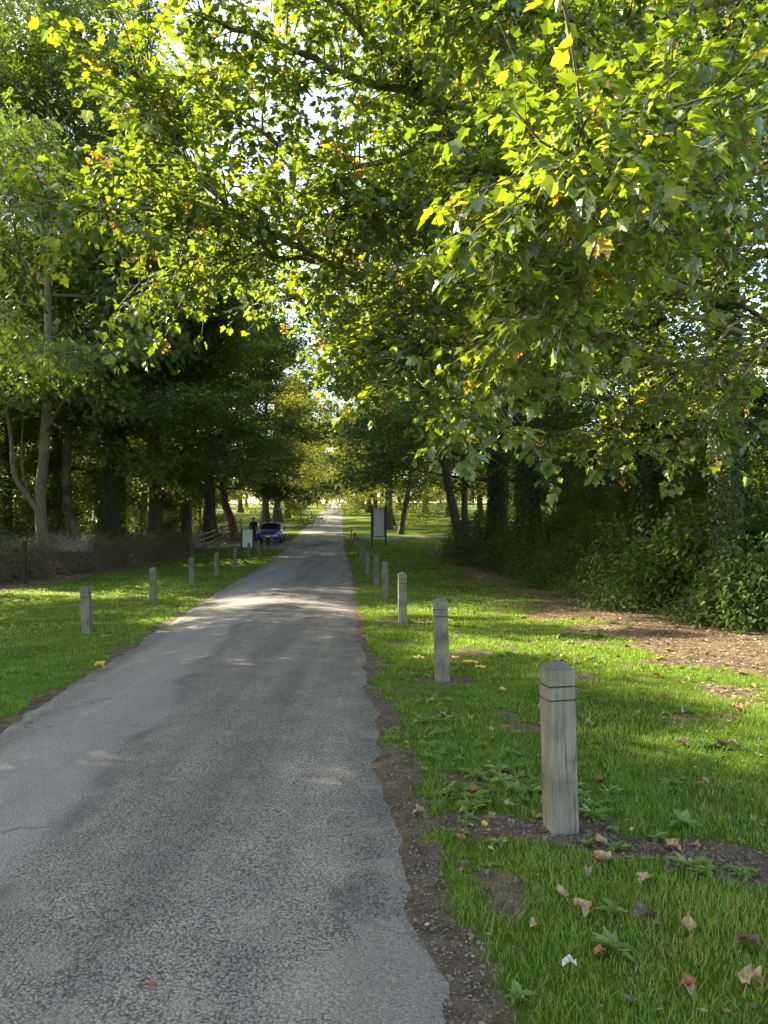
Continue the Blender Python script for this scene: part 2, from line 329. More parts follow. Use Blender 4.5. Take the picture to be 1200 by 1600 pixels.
def dup(root, loc, rz=0, label=None, scale=None):
    r = root.copy(); COL.objects.link(r); r.location = loc; r.rotation_euler = (0, 0, rz)
    if scale is not None: r.scale = scale
    if label: r['label'] = label
    for ch in list(root.children):
        c = ch.copy(); COL.objects.link(c); c.parent = r
        for g in ch.children:
            d = g.copy(); COL.objects.link(d); d.parent = c
    return r
def bm_obj(name, bm, mat, parent=None, smooth=False):
    me = bpy.data.meshes.new(name); bmesh.ops.recalc_face_normals(bm, faces=bm.faces)
    bm.to_mesh(me); bm.free()
    if mat: me.materials.append(mat)
    if smooth:
        for p in me.polygons: p.use_smooth = True
    return link(name, me, parent)
def bm_box(bm, cx, cy, cz, sx, sy, sz, bev=0, rz=0):
    r = bmesh.ops.create_cube(bm, size=1); vs = r['verts']
    bmesh.ops.scale(bm, vec=(sx, sy, sz), verts=vs)
    if bev: 
        es = list({e for v in vs for e in v.link_edges})
        rr = bmesh.ops.bevel(bm, geom=es, offset=bev, segments=2, affect='EDGES', profile=.6); vs = list({v for f in rr['faces'] for v in f.verts} | {v for v in vs if v.is_valid})
    if rz: bmesh.ops.rotate(bm, cent=(0, 0, 0), matrix=Matrix.Rotation(rz, 3, 'Z'), verts=vs)
    bmesh.ops.translate(bm, vec=(cx, cy, cz), verts=vs)
    return vs
def bm_cyl(bm, c, axis, r1, r2, h, seg=16):
    r = bmesh.ops.create_cone(bm, cap_ends=True, segments=seg, radius1=r1, radius2=r2, depth=h); vs = r['verts']
    if axis == 'X': bmesh.ops.rotate(bm, cent=(0, 0, 0), matrix=Matrix.Rotation(PI/2, 3, 'Y'), verts=vs)
    if axis == 'Y': bmesh.ops.rotate(bm, cent=(0, 0, 0), matrix=Matrix.Rotation(PI/2, 3, 'X'), verts=vs)
    bmesh.ops.translate(bm, vec=c, verts=vs); return vs

class Tubes:
    def __init__(s): s.b = {}
    def add(s, pts, rad, sides=5):
        s.b.setdefault((len(pts), sides), []).append((np.asarray(pts, float), np.asarray(rad, float)))
    def build(s, name, mat, smooth=True):
        VV, FF, off = [], [], 0
        for (k, n), L in s.b.items():
            Pp = np.stack([a for a, _ in L]); R = np.stack([b for _, b in L])            # (m,k,3),(m,k)
            T = np.gradient(Pp, axis=1); T /= np.linalg.norm(T, axis=2, keepdims=True)+1e-9
            mean = Pp[:, -1]-Pp[:, 0]; ref = np.eye(3)[np.argmin(np.abs(mean), axis=1)]
            U = np.cross(T, ref[:, None, :]); U /= np.linalg.norm(U, axis=2, keepdims=True)+1e-9
            W = np.cross(T, U)
            a = np.arange(n)*2*PI/n
            ring = Pp[:, :, None, :] + R[:, :, None, None]*(U[:, :, None, :]*np.cos(a)[None, None, :, None]+W[:, :, None, :]*np.sin(a)[None, None, :, None])
            m = len(L); VV.append(ring.reshape(-1, 3))
            i, j, q = np.meshgrid(np.arange(m), np.arange(k-1), np.arange(n), indexing='ij')
            A = off+(i*k+j)*n+q; B = off+(i*k+j)*n+(q+1) % n; C = off+(i*k+j+1)*n+(q+1) % n; D = off+(i*k+j+1)*n+q
            FF.append(np.stack([A, B, C, D], -1).reshape(-1, 4)); off += m*k*n
        return mesh_np(name, np.concatenate(VV), FF, mat, None, smooth)

def unit(v): return v/(np.linalg.norm(v, axis=-1, keepdims=True)+1e-9)
# leaf outlines: (u along, v across), petiole at 0; fan from a centre point
def leaf_tpl(half, cu=.36, cup=.22, droop=.22):
    h = np.array(half, float); full = np.concatenate([h, (h*[1, -1])[1:-1][::-1]])
    pts = np.concatenate([[[cu, 0]], full])
    w = cup*np.abs(pts[:, 1]) - droop*np.maximum(pts[:, 0]-.25, 0)**2
    n = len(full)
    fc = np.array([[0, 1+i, 1+(i+1) % n] for i in range(n)])
    return np.column_stack([pts, w]), fc
SYC = leaf_tpl([(0, 0), (-.05, .20), (.06, .46), (.2, .38), (.33, .43), (.60, .56), (.60, .40), (.58, .27), (.76, .24), (1, 0)])
SYC_M = leaf_tpl([(0, 0), (.04, .44), (.24, .35), (.6, .52), (.58, .25), (1, 0)])
OVAL = leaf_tpl([(0, 0), (.25, .26), (.6, .24), (1, 0)], .4, .25, .25)
RHOMB = (np.array([[0, 0, 0], [.45, .3, .06], [1, 0, -.08], [.45, -.3, .06]]), np.array([[0, 1, 2], [0, 2, 3]]))
def pinnate(n=4):
    V, Fc = [], []
    for i in range(n):
        u = .2+.6*i/(n-1)
        for sg in (-1, 1):
            b = len(V); d = np.array([.55, sg*.83]); s = .34
            V += [[u, 0, 0], [u+d[0]*s*.5-.06, d[1]*s*.5+.05*sg, .01], [u+d[0]*s, d[1]*s, -.05], [u+d[0]*s*.5+.07, d[1]*s*.5-.05*sg, .01]]
            Fc += [[b, b+1, b+2], [b, b+2, b+3]]
    b = len(V); V += [[.78, 0, 0], [.95, .08, 0], [1.15, 0, -.06], [.95, -.08, 0]]; Fc += [[b, b+1, b+2], [b, b+2, b+3]]
    V = np.array(V, float); V[:, 2] -= .25*V[:, 0]**2
    return V, np.array(Fc)
PINN = pinnate()

def leaves_mesh(name, P, D, Nn, S, tpl, mat, tint):
    V0, F0 = tpl
    D = unit(D); Sd = unit(np.cross(Nn, D)); Nn = np.cross(D, Sd)
    jr = np.random.default_rng(len(P)); Sd = Sd*jr.uniform(.62, 1.12, (len(P), 1)); Nn = Nn*jr.uniform(.3, 2.0, (len(P), 1))
    V = P[:, None, :] + S[:, None, None]*(V0[None, :, 0:1]*D[:, None, :]+V0[None, :, 1:2]*Sd[:, None, :]+V0[None, :, 2:3]*Nn[:, None, :])
    Fc = (F0[None]+(np.arange(len(P))*len(V0))[:, None, None]).reshape(-1, 3)
    return mesh_np(name, V.reshape(-1, 3), [Fc], mat, np.repeat(tint, len(F0)))

def clusters_to_leaves(rng, C, per, rad, flat, size, droop=.35, tilt=.45, out=None):
    """C (n,3) cluster centres -> leaf positions, directions, normals, sizes"""
    n = len(C); k = rng.poisson(per, n); idx = np.repeat(np.arange(n), k); m = len(idx)
    r = np.sqrt(rng.random(m))*rad*rng.uniform(.6, 1.25, n)[idx]; th = rng.random(m)*2*PI
    o = np.column_stack([r*np.cos(th), r*np.sin(th), rng.normal(0, 1, m)*flat*rad])
    tn = rng.normal(0, .25, (n, 2))[idx]
    o[:, 2] += o[:, 0]*tn[:, 0]+o[:, 1]*tn[:, 1] - .18*r
    P = C[idx]+o
    th2 = th+rng.normal(0, .9, m)
    D = np.column_stack([np.cos(th2), np.sin(th2), -droop+rng.normal(0, .3, m)])
    Nn = np.column_stack([rng.normal(0, tilt, m), rng.normal(0, tilt, m), np.ones(m)])
    S = size*rng.uniform(.6, 1.25, m)
    tint = np.clip(rng.normal(.42, .2, n)[idx]+rng.normal(0, .12, m), 0, .92)
    return P, D, Nn, S, tint

def catmull(pts, n):
    p = np.asarray(pts, float); p = np.vstack([2*p[0]-p[1], p, 2*p[-1]-p[-2]])
    t = np.linspace(0, len(p)-3-1e-6, n); i = t.astype(int); f = (t-i)[:, None]
    a, b, c, d = p[i], p[i+1], p[i+2], p[i+3]
    return .5*((2*b)+(c-a)*f+(2*a-5*b+4*c-d)*f**2+(3*b-a-3*c+d)*f**3)

def bend(rng, p0, d, L, n, wob, grav):
    """a wandering branch: n points from p0"""
    P = [np.array(p0, float)]; d = np.array(d, float); st = L/(n-1)
    for i in range(n-1):
        d = d+rng.normal(0, wob, 3)+np.array([0, 0, grav]); d = d/np.linalg.norm(d)
        P.append(P[-1]+d*st)
    return np.array(P)

def tree_data(seed, H, r0, cb, R, nprim, nsec=6, trunk=None, low=.05, top=1.0, hang=-.05, flare=1.5, asym=None, fill=1.0):
    """skeleton of a tree standing at the origin -> (Tubes, cluster centres)"""
    rng = np.random.default_rng(seed); T = Tubes(); C = []
    if trunk is None:
        tr = np.column_stack([np.cumsum(rng.normal(0, .018*H/10, 12)), np.cumsum(rng.normal(0, .018*H/10, 12)), np.linspace(0, H, 12)]); tr[0, :2] = 0
    else: tr = np.asarray(trunk, float)
    tr = catmull(tr, 22); z = tr[:, 2]
    rad = r0*(1-.9*(z/H)**.9); rad[0] *= flare; rad[1] *= 1+.3*(flare-1); tr[0, 2] -= .25
    T.add(tr, np.maximum(rad, .02), 11)
    for i in range(nprim):
        t = (i+rng.random()*.8)/nprim; h = cb+(H*.97-cb)*t**.9
        p0 = np.array([np.interp(h, z, tr[:, k]) for k in range(3)])
        az = i*2.4+rng.normal(0, .4)
        prof_ = np.interp(t, [0, .3, .7, 1], [.92, 1, .75, .3])*top if True else 1
        L = R*prof_*rng.uniform(.75, 1.12)
        if asym is not None: L *= 1+asym[0]*math.cos(az-asym[1])
        el = np.interp(t, [0, .5, 1], [low, .45, 1.1])+rng.normal(0, .12)
        d = np.array([math.cos(az)*math.cos(el), math.sin(az)*math.cos(el), math.sin(el)])
        B = bend(rng, p0, d, L, 8, .09, hang*.5)
        br = max(.016, min(np.interp(h, z, rad)*.55, .012+L*.013))
        T.add(B, br*np.linspace(1, .22, 8), 6)
        for j in range(nsec):
            s = .22+.76*(j+rng.random()*.7)/nsec; q = s*7; a = int(q); p1 = B[a]+(B[min(a+1, 7)]-B[a])*(q-a)
            bd = unit(B[min(a+1, 7)]-B[a]); sgn = 1 if j % 2 else -1
            sd = np.array([-bd[1], bd[0], 0])*sgn
            d1 = unit(bd*.65+sd*.8+np.array([0, 0, rng.normal(.05, .22)]))
            L1 = L*(.42-.22*s)*rng.uniform(.8, 1.3)+.35
            B1 = bend(rng, p1, d1, L1, 5, .14, hang)
            T.add(B1, max(.006, br*.35)*np.linspace(1, .3, 5), 4)
            C += [B1[-1], B1[-2], B1[2]]
            if rng.random() < .7: C.append(B1[1]+rng.normal(0, .2, 3))
            if L1 > 1.4:
                for kk in (2, 3):
                    B2 = bend(rng, B1[kk], unit(d1+rng.normal(0, .8, 3)*[1, 1, .4]), L1*.5, 4, .15, hang)
                    T.add(B2, max(.005, br*.2)*np.linspace(1, .35, 4), 3); C += [B2[-1], B2[2]]
        C += [B[-1], B[-2]]
    return T, np.array(C), rng, tr, rad

def tree_meshes(seed, leafmat, bark, tpl=RHOMB, per=16, crad=.62, flat=.2, size=.16, droop=.3, tilt=.45, **kw):
    T, C, rng, tr, rad = tree_data(seed, **kw)
    tm = T.build('trunk', bark)
    P, D, Nn, S, tint = clusters_to_leaves(rng, C, per, crad, flat, size, droop, tilt)
    cm = leaves_mesh('crown', P, D, Nn, S, tpl, leafmat, tint)
    return tm, cm, tr, rad
def ivy_mesh(rng, tr, rad, z0, z1, dens, thick, size=.085):
    z = tr[:, 2]; n = int(dens*(z1-z0))
    h = rng.uniform(z0, z1, n); a = rng.random(n)*2*PI
    c = np.column_stack([np.interp(h, z, tr[:, k]) for k in range(3)]); r = np.interp(h, z, rad)
    lump = .5+fbm(a*1.3+7, h*.9, 3)
    rr = r+thick*lump*rng.random(n)**.6
    o = np.column_stack([np.cos(a), np.sin(a), np.zeros(n)])
    P = c+o*rr[:, None]
    D = np.column_stack([o[:, 0]*.3+rng.normal(0, .5, n), o[:, 1]*.3+rng.normal(0, .5, n), -.6+rng.normal(0, .4, n)])
    Nn = o+rng.normal(0, .4, (n, 3))+[0, 0, .35]
    return leaves_mesh('ivy', P, D, Nn, size*rng.uniform(.6, 1.2, n), SYC_M, M['ivy_leaf'], np.clip(rng.normal(.45, .25, n), 0, 1))
def put_tree(name, label, meshes, loc, rz=0, sc=(1, 1, 1), group=None, ivy=None, cat='tree'):
    root = thing(name, label, cat, loc, rz, group); root.scale = sc
    link('trunk', meshes[0], root); link('crown', meshes[1], root)
    if ivy is not None: link('ivy', ivy, root)
    return root


# ------------------------------------------------------------------ camera, sun, sky
cam = bpy.data.cameras.new('camera'); co = bpy.data.objects.new('camera', cam); COL.objects.link(co)
co.location = (0, 0, EYE); co.rotation_euler = (PI/2, 0, 0)
cam.sensor_fit = 'HORIZONTAL'; cam.sensor_width = 36; cam.lens = 36*F/1200; cam.shift_y = (HV-800)/1200
cam.clip_start = .05; cam.clip_end = 3000
SC.camera = co
SUN_EL, SUN_AZ = math.radians(31), math.radians(-60)        # azimuth from the view direction, negative = left
S = Vector((math.sin(SUN_AZ)*math.cos(SUN_EL), math.cos(SUN_AZ)*math.cos(SUN_EL), math.sin(SUN_EL)))
sl = bpy.data.lights.new('sun', 'SUN'); sl.energy = 5; sl.angle = math.radians(.5); sl.color = (1, .88, .67)
so = bpy.data.objects.new('sun', sl); COL.objects.link(so); so.rotation_euler = S.to_track_quat('Z', 'Y').to_euler()
w = bpy.data.worlds.new('World'); SC.world = w; w.use_nodes = True
wn = w.node_tree.nodes; wl = w.node_tree.links; wn.clear()
sky = wn.new('ShaderNodeTexSky'); sky.sky_type = 'NISHITA'; sky.sun_disc = False; sky.sun_elevation = SUN_EL; sky.sun_rotation = SUN_AZ
sky.air_density = 1.0; sky.dust_density = 1.0; sky.ozone_density = .6
bg = wn.new('ShaderNodeBackground'); bg.inputs[1].default_value = .125
wo = wn.new('ShaderNodeOutputWorld'); tn = wn.new('ShaderNodeMix'); tn.data_type = 'RGBA'; tn.blend_type = 'MULTIPLY'; tn.inputs[0].default_value = 1; tn.inputs[7].default_value = (1.08, 1.0, .88, 1)
wl.new(sky.outputs[0], tn.inputs[6]); wl.new(tn.outputs[2], bg.inputs[0]); wl.new(bg.outputs[0], wo.inputs[0])
SC.view_settings.view_transform = 'Standard'; SC.view_settings.look = 'None'; SC.view_settings.exposure = 2.75; SC.view_settings.gamma = 1
SC.render.engine = 'CYCLES'
cy = SC.cycles; cy.max_bounces = 5; cy.diffuse_bounces = 3; cy.glossy_bounces = 2; cy.transmission_bounces = 3; cy.transparent_max_bounces = 4
cy.use_denoising = True; cy.use_adaptive_sampling = False; cy.sample_clamp_indirect = 6; cy.caustics_reflective = False; cy.caustics_refractive = False

# ------------------------------------------------------------------ ground
def axis(*segs):
    out = []
    for a, b, n in segs: out += list(np.linspace(a, b, n, endpoint=False))
    return np.array(out+[segs[-1][1]])
gx = axis((-420, -60, 24), (-60, -14, 46), (-14, -6, 60), (-6, -3, 50), (-3, -.6, 24), (-.6, 3.4, 110), (3.4, 9, 70), (9, 60, 60), (60, 420, 24))
gy = axis((-40, 0, 20), (0, 2, 10), (2, 7, 125), (7, 14, 110), (14, 30, 120), (30, 64, 110), (64, 260, 110), (260, 900, 30))
X, Y = np.meshgrid(gx, gy); Z = ground_h(X, Y)
nx, ny = len(gx), len(gy)
i, j = np.meshgrid(np.arange(nx-1), np.arange(ny-1)); q = j*nx+i
me = mesh_np('ground', np.column_stack([X.ravel(), Y.ravel(), Z.ravel()]), [np.stack([q, q+1, q+nx+1, q+nx], -1).reshape(-1, 4)], M['ground'], None, True)
at = me.attributes.new('bare', 'FLOAT', 'POINT'); at.data.foreach_set('value', bare(X.ravel(), Y.ravel()).astype(np.float32))
tag(link('ground', me), kind='structure')

# road: crowned strip with ragged edges that dive under the verge
ry = axis((-30, 0, 30), (0, 14, 160), (14, 60, 120), (60, 250, 120))
u = np.concatenate([[-.18, -.09], np.linspace(0, 1, 41), [1.09, 1.18]])
Uu, Yy = np.meshgrid(u, ry); L_, R_ = ax_l(Yy), ax_r(Yy); wd = R_-L_
ct = np.clip(Uu, 0, 1); dd = np.where(Uu < 0, Uu, np.where(Uu > 1, Uu-1, 0))
rag = (fbm(Yy*2.3+30*(Uu > .5), Yy*.9, 4)-.5)*.22
Xx = L_+ct*wd+dd*2.0+np.where(ct <= 0, -rag, 0)+np.where(ct >= 1, rag, 0)
Zz = base_h(Xx, Yy)+.012+.035*(1-(2*ct-1)**2)-np.abs(dd)*.55+(fbm(Xx*1.3, Yy*.8, 4)-.5)*.03
nu = len(u); i, j = np.meshgrid(np.arange(nu-1), np.arange(len(ry)-1)); q = j*nu+i
me = mesh_np('road', np.column_stack([Xx.ravel(), Yy.ravel(), Zz.ravel()]), [np.stack([q, q+1, q+nu+1, q+nu], -1).reshape(-1, 4)], M['road'], None, True)
# wear: polished newer strip on the left third, dusty edges, dark ragged joint between them
xj = np.interp(Yy, [0, 2.8, 5, 8, 14, 30, 60], [-1.35, -1.62, -1.86, -2.15, -2.6, -3.5, -5.3])+(fbm(Yy*1.1, Yy*.3+9, 3)-.5)*.35
s = Xx-xj
pol = sstep(.14, -.2, s+(fbm(Xx*2.5, Yy*1.5+70, 3)-.5)*.3)*sstep(.02, .12, Uu)
dust = .16*np.exp(-((Xx+1.3)/.9)**2-((Yy-3.0)/1.1)**2)+.12*np.exp(-((Xx+.2)/.5)**2-((Yy-2.6)/.6)**2)+.20*sstep(.86, 1.0, Uu)+.22*sstep(.10, .0, Uu)+.16*sstep(4.0, 2.3, Yy)-.10*np.exp(-((Uu-.62)/.16)**2)
joint = np.exp(-(s/.07)**2)*.75*sstep(.45, .62, fbm(Yy*2.2, s*6+3, 3)+.1)+np.exp(-((s-.35)/.22)**2)*.28*sstep(.45, .7, fbm(Xx*3+50, Yy*1.2, 4))
wc = np.column_stack([pol.ravel(), dust.ravel(), np.clip(joint, 0, 1).ravel(), np.ones(pol.size)]).astype(np.float32)
at = me.attributes.new('wear', 'FLOAT_COLOR', 'POINT'); at.data.foreach_set('color', wc.ravel())
tag(link('road', me), kind='structure')

def path_strip(name, pts, wid, n=40, lift=.03):
    c = catmull(pts, n); t = unit(np.gradient(c, axis=0)); nr = np.column_stack([-t[:, 1], t[:, 0]])
    wd = np.asarray(wid) if np.ndim(wid) else np.full(n, wid)
    offs = np.linspace(-.5, .5, 9); V = []
    for o in offs:
        xy = c+nr*(o*wd)[:, None]; z = base_h(xy[:, 0], xy[:, 1])+lift+.03*(abs(o) < .45)-.10*(abs(o) > .45)
        z = np.maximum(z, 0*z-9)+.035
        V.append(np.column_stack([xy, z]))
    V = np.stack(V, 1); k = len(offs); i, j = np.meshgrid(np.arange(k-1), np.arange(n-1)); q = j*k+i
    me = mesh_np(name, V.reshape(-1, 3), [np.stack([q, q+1, q+k+1, q+k], -1).reshape(-1, 4)], M['road'], None, True)
    wc = np.tile(np.array([.5, .15, 0, 1], np.float32), n*k); at = me.attributes.new('wear', 'FLOAT_COLOR', 'POINT'); at.data.foreach_set('color', wc)
    return tag(link(name, me), kind='structure')
path_strip('side_path', [(-3.0, 55.6), (0, 55.9), (4, 56.2), (9, 56.0), (20, 55)], 2.6)
path_strip('driveway', [(-4.6, 49.6), (-6.5, 50.2), (-9, 50.6), (-12.5, 50.4), (-20, 49)], 6.6)
path_strip('far_path', [(-7.2, 78), (-11, 79), (-16, 80), (-26, 80)], 3.2)

# ------------------------------------------------------------------ grass: short blades, thinning and widening with distance
def scatter_grass():
    rng = np.random.default_rng(21)
    Ps, Ss, Ws = [], [], []
    def zone(x0, x1, y0, y1, dens, h, wdt):
        n = int((x1-x0)*(y1-y0)*dens); x = rng.uniform(x0, x1, n); y = rng.uniform(y0, y1, n)
        vis = (np.abs(x) < y*.56+.5) | ((np.abs(x) < y*.56+2.4) & (rng.random(n) < .55))
        d = road_d(x, y); b = bare(x, y)
        keep = vis & (d > .02) & (rng.random(n) > b*1.04) & (rng.random(n) < .05+1.75*fbm(x*4.1, y*4.1, 4)**1.3)
        x, y, b = x[keep], y[keep], b[keep]
        tall = .55+1.3*fbm(x*2.2+60, y*2.2, 3)
        Ps.append(np.column_stack([x, y, ground_h(x, y)-.006])); Ss.append(h*.68*tall*rng.uniform(.45, 1.35, len(x))*(1-.4*b)); Ws.append(np.full(len(x), wdt)*rng.uniform(.7, 1.3, len(x)))
    zone(0.2, 3.2, 2.1, 3.6, 9000, .062, .0030); zone(.2, 4.2, .6, 2.1, 3000, .062, .004); zone(3.2, 4.2, 2.1, 3.6, 2600, .062, .0045); zone(4.2, 5.5, 3.6, 5.5, 2600, .06, .0045); zone(5.5, 7, 5.5, 8.5, 1600, .058, .006); zone(-6.5, -4.5, 5, 8.5, 1600, .058, .006); zone(-5.5, -3, 2.5, 5.5, 2600, .06, .0045)
    zone(-.1, 4.2, 3.6, 5.5, 6800, .060, .0034)
    zone(-.3, 5.5, 5.5, 8.5, 4000, .058, .0044)
    zone(-.5, 7.0, 8.5, 13, 1900, .056, .0065)
    zone(-1., 7.0, 13, 20, 850, .055, .010)
    zone(-2.6, 7.0, 20, 34, 330, .055, .016)
    zone(-4.5, -3., 5.5, 8.5, 5200, .058, .0042)
    zone(-7.8, -3.4, 8.5, 13, 2300, .056, .0062)
    zone(-11.5, -3.9, 13, 20, 950, .056, .010)
    zone(-12.5, -4.5, 20, 34, 360, .055, .016)
    zone(-13, -5.3, 34, 48, 120, .07, .03)
    zone(-3, 4, 34, 54, 120, .07, .03)
    P = np.concatenate(Ps); Sz = np.concatenate(Ss); W = np.concatenate(Ws); n = len(P)
    az = rng.random(n)*2*PI; lean = np.abs(rng.normal(.35, .28, n)); d = np.column_stack([np.cos(az)*lean, np.sin(az)*lean, np.ones(n)])
    side = np.column_stack([-np.sin(az+rng.normal(0, .6, n)), np.cos(az), np.zeros(n)])*W[:, None]*.5
    mid = P+d*(Sz*.55)[:, None]; tip = P+d*Sz[:, None]*[1.25, 1.25, .88]
    V = np.stack([P-side, P+side, mid+side*.8, mid-side*.8, tip], 1).reshape(-1, 3)
    b = np.arange(n)*5
    tint = np.clip(.15+.75*fbm(P[:, 0]*1.1, P[:, 1]*1.1, 4)+rng.normal(0, .14, n), 0, .9); dry = rng.random(n) < .05+.16*sstep(.5, .75, fbm(P[:, 0]*1.6+33, P[:, 1]*1.6, 3)); tint[dry] = rng.uniform(.93, 1, dry.sum())
    o = link('grass', mesh_np('grass', V, [np.stack([b, b+1, b+2, b+3], 1), np.stack([b+3, b+2, b+4], 1)], M['grass_blade'], np.concatenate([tint, tint])))
    tag(o, 'short mown green grass on both verges of the lane', 'grass', kind='stuff')
    print('blades', n)
scatter_grass()

# small loose stones and crumbs of earth on the dirt verge, and on the worn earth
def scatter_grit():
    rng = np.random.default_rng(5)
    n = 26000; y = 2.2+rng.random(n)**1.7*14; x = np.where(rng.random(n) < .55, ax_r(y)+rng.normal(.12, .28, n), rng.uniform(-.3, 6, n))
    k = (bare(x, y) > .45+.3*rng.random(n)) & (road_d(x, y) > -.1) & (np.abs(x) < y*.56+.5); x, y = x[k], y[k]; n = len(x)
    V0 = np.array([[1, 0, 0], [-.5, .85, 0], [-.5, -.85, 0], [.1, .1, .8], [0, 0, -.5]]); F0 = np.array([[0, 1, 3], [1, 2, 3], [2, 0, 3], [1, 0, 4], [2, 1, 4], [0, 2, 4]])
    s = .0028+.008*rng.random(n)**4; a = rng.random(n)*6.3; ca, sa = np.cos(a), np.sin(a)
    Vr = V0[None]*rng.uniform(.6, 1.3, (n, 5, 1)); Xr = Vr[:, :, 0]*ca[:, None]-Vr[:, :, 1]*sa[:, None]; Yr = Vr[:, :, 0]*sa[:, None]+Vr[:, :, 1]*ca[:, None]
    zz = ground_h(x, y); zz = np.where(road_d(x, y) < .05, np.maximum(zz, base_h(x, y)+.012), zz)
    V = np.stack([x[:, None]+Xr*s[:, None], y[:, None]+Yr*s[:, None], zz[:, None]+(Vr[:, :, 2]*.7+.3)*s[:, None]], -1).reshape(-1, 3)
    Fc = (F0[None]+(np.arange(n)*5)[:, None, None]).reshape(-1, 3)
    tag(link('gravel', mesh_np('gravel', V, [Fc], M['stone'])), 'loose grit and small stones along the dirt edge', 'gravel', kind='stuff')
scatter_grit()

def litter_floor():      # broken dead leaves and bits under the trees, too fine to count
    rng = np.random.default_rng(15)
    n = 52000; y = 5+rng.random(n)**1.2*38; x = np.where(rng.random(n) < .75, rng.uniform(1.5, 9, n), rng.uniform(-14, -9, n))
    k = (bare(x, y) > .25+.5*rng.random(n)) & (np.abs(x) < y*.56+.5); x, y = x[k], y[k]
    y2 = 2.4+rng.random(2600)**1.4*16; x2 = rng.uniform(-9, 6, 2600); k = (road_d(x2, y2) > .05) & (np.abs(x2) < y2*.56+.5); x = np.concatenate([x, x2[k]]); y = np.concatenate([y, y2[k]]); n = len(x); big = np.arange(n) < n-k.sum()
    P = np.column_stack([x, y, ground_h(x, y)+np.where(big, .008, .02)]); a = rng.random(n)*6.3
    D = np.column_stack([np.cos(a), np.sin(a), rng.normal(0, .2, n)]); Nn = np.column_stack([rng.normal(0, .35, (n, 2)), np.ones(n)])
    m = mat_leaf('dead_leaf_bits', [(0, (.09, .06, .034)), (.5, (.22, .15, .085)), (1, (.42, .32, .21))], (1, .9, .7), .15, .8, .15)
    tag(link('leaf_litter', leaves_mesh('leaf_litter', P, D, Nn, (.03+.05*rng.random(n))*np.where(big, 1, .55), RHOMB, m, rng.random(n))), 'broken dead leaves strewn over the bare woodland floor', 'leaf litter', kind='stuff')
litter_floor()

def clods():            # crumbly lumps of dug earth round the posts and along the dirt edge
    rng = np.random.default_rng(55); n = 9000
    t = rng.random(n); pick = rng.random(n)
    x = np.where(pick < .4, .4+1.4*t+rng.normal(0, .12, n), np.where(pick < .55, BOLS[1][0]+rng.normal(0, .22, n), 0)); y = np.where(pick < .4, 4.28-.72*t+rng.normal(0, .10, n), np.where(pick < .55, 8.15+rng.normal(0, .16, n), 0))
    k = pick >= .55; y[k] = 2.3+rng.random(k.sum())**1.5*9; x[k] = ax_r(y[k])+.1+np.abs(rng.normal(.1, .22, k.sum()))
    k = (bare(x, y) > .5) & (road_d(x, y) > .03); x, y = x[k], y[k]; n = len(x)
    V0 = unit(np.array([[1, 0, 0], [0, 1, 0], [-1, 0, 0], [0, -1, 0], [0, 0, 1], [0, 0, -1]], float)); F0 = np.array([[0, 1, 4], [1, 2, 4], [2, 3, 4], [3, 0, 4], [1, 0, 5], [2, 1, 5], [3, 2, 5], [0, 3, 5]])
    s = .003+.013*rng.random(n)**3.5; Vr = V0[None]*rng.uniform(.55, 1.3, (n, 6, 1)); a = rng.random(n)*6.3; ca, sa = np.cos(a)[:, None], np.sin(a)[:, None]
    V = np.stack([x[:, None]+(Vr[:, :, 0]*ca-Vr[:, :, 1]*sa)*s[:, None], y[:, None]+(Vr[:, :, 0]*sa+Vr[:, :, 1]*ca)*s[:, None], ground_h(x, y)[:, None]+(Vr[:, :, 2]*.7+.25)*s[:, None]], -1).reshape(-1, 3)
    tag(link('soil_clods', mesh_np('soil_clods', V, [(F0[None]+(np.arange(n)*6)[:, None, None]).reshape(-1, 3)], mat_plain('crumbly_soil', (.12, .085, .058), .95, var=.6, scale=14), None, True)), 'crumbly lumps of bare earth around the bollards and verge edge', 'soil', kind='stuff')
clods()

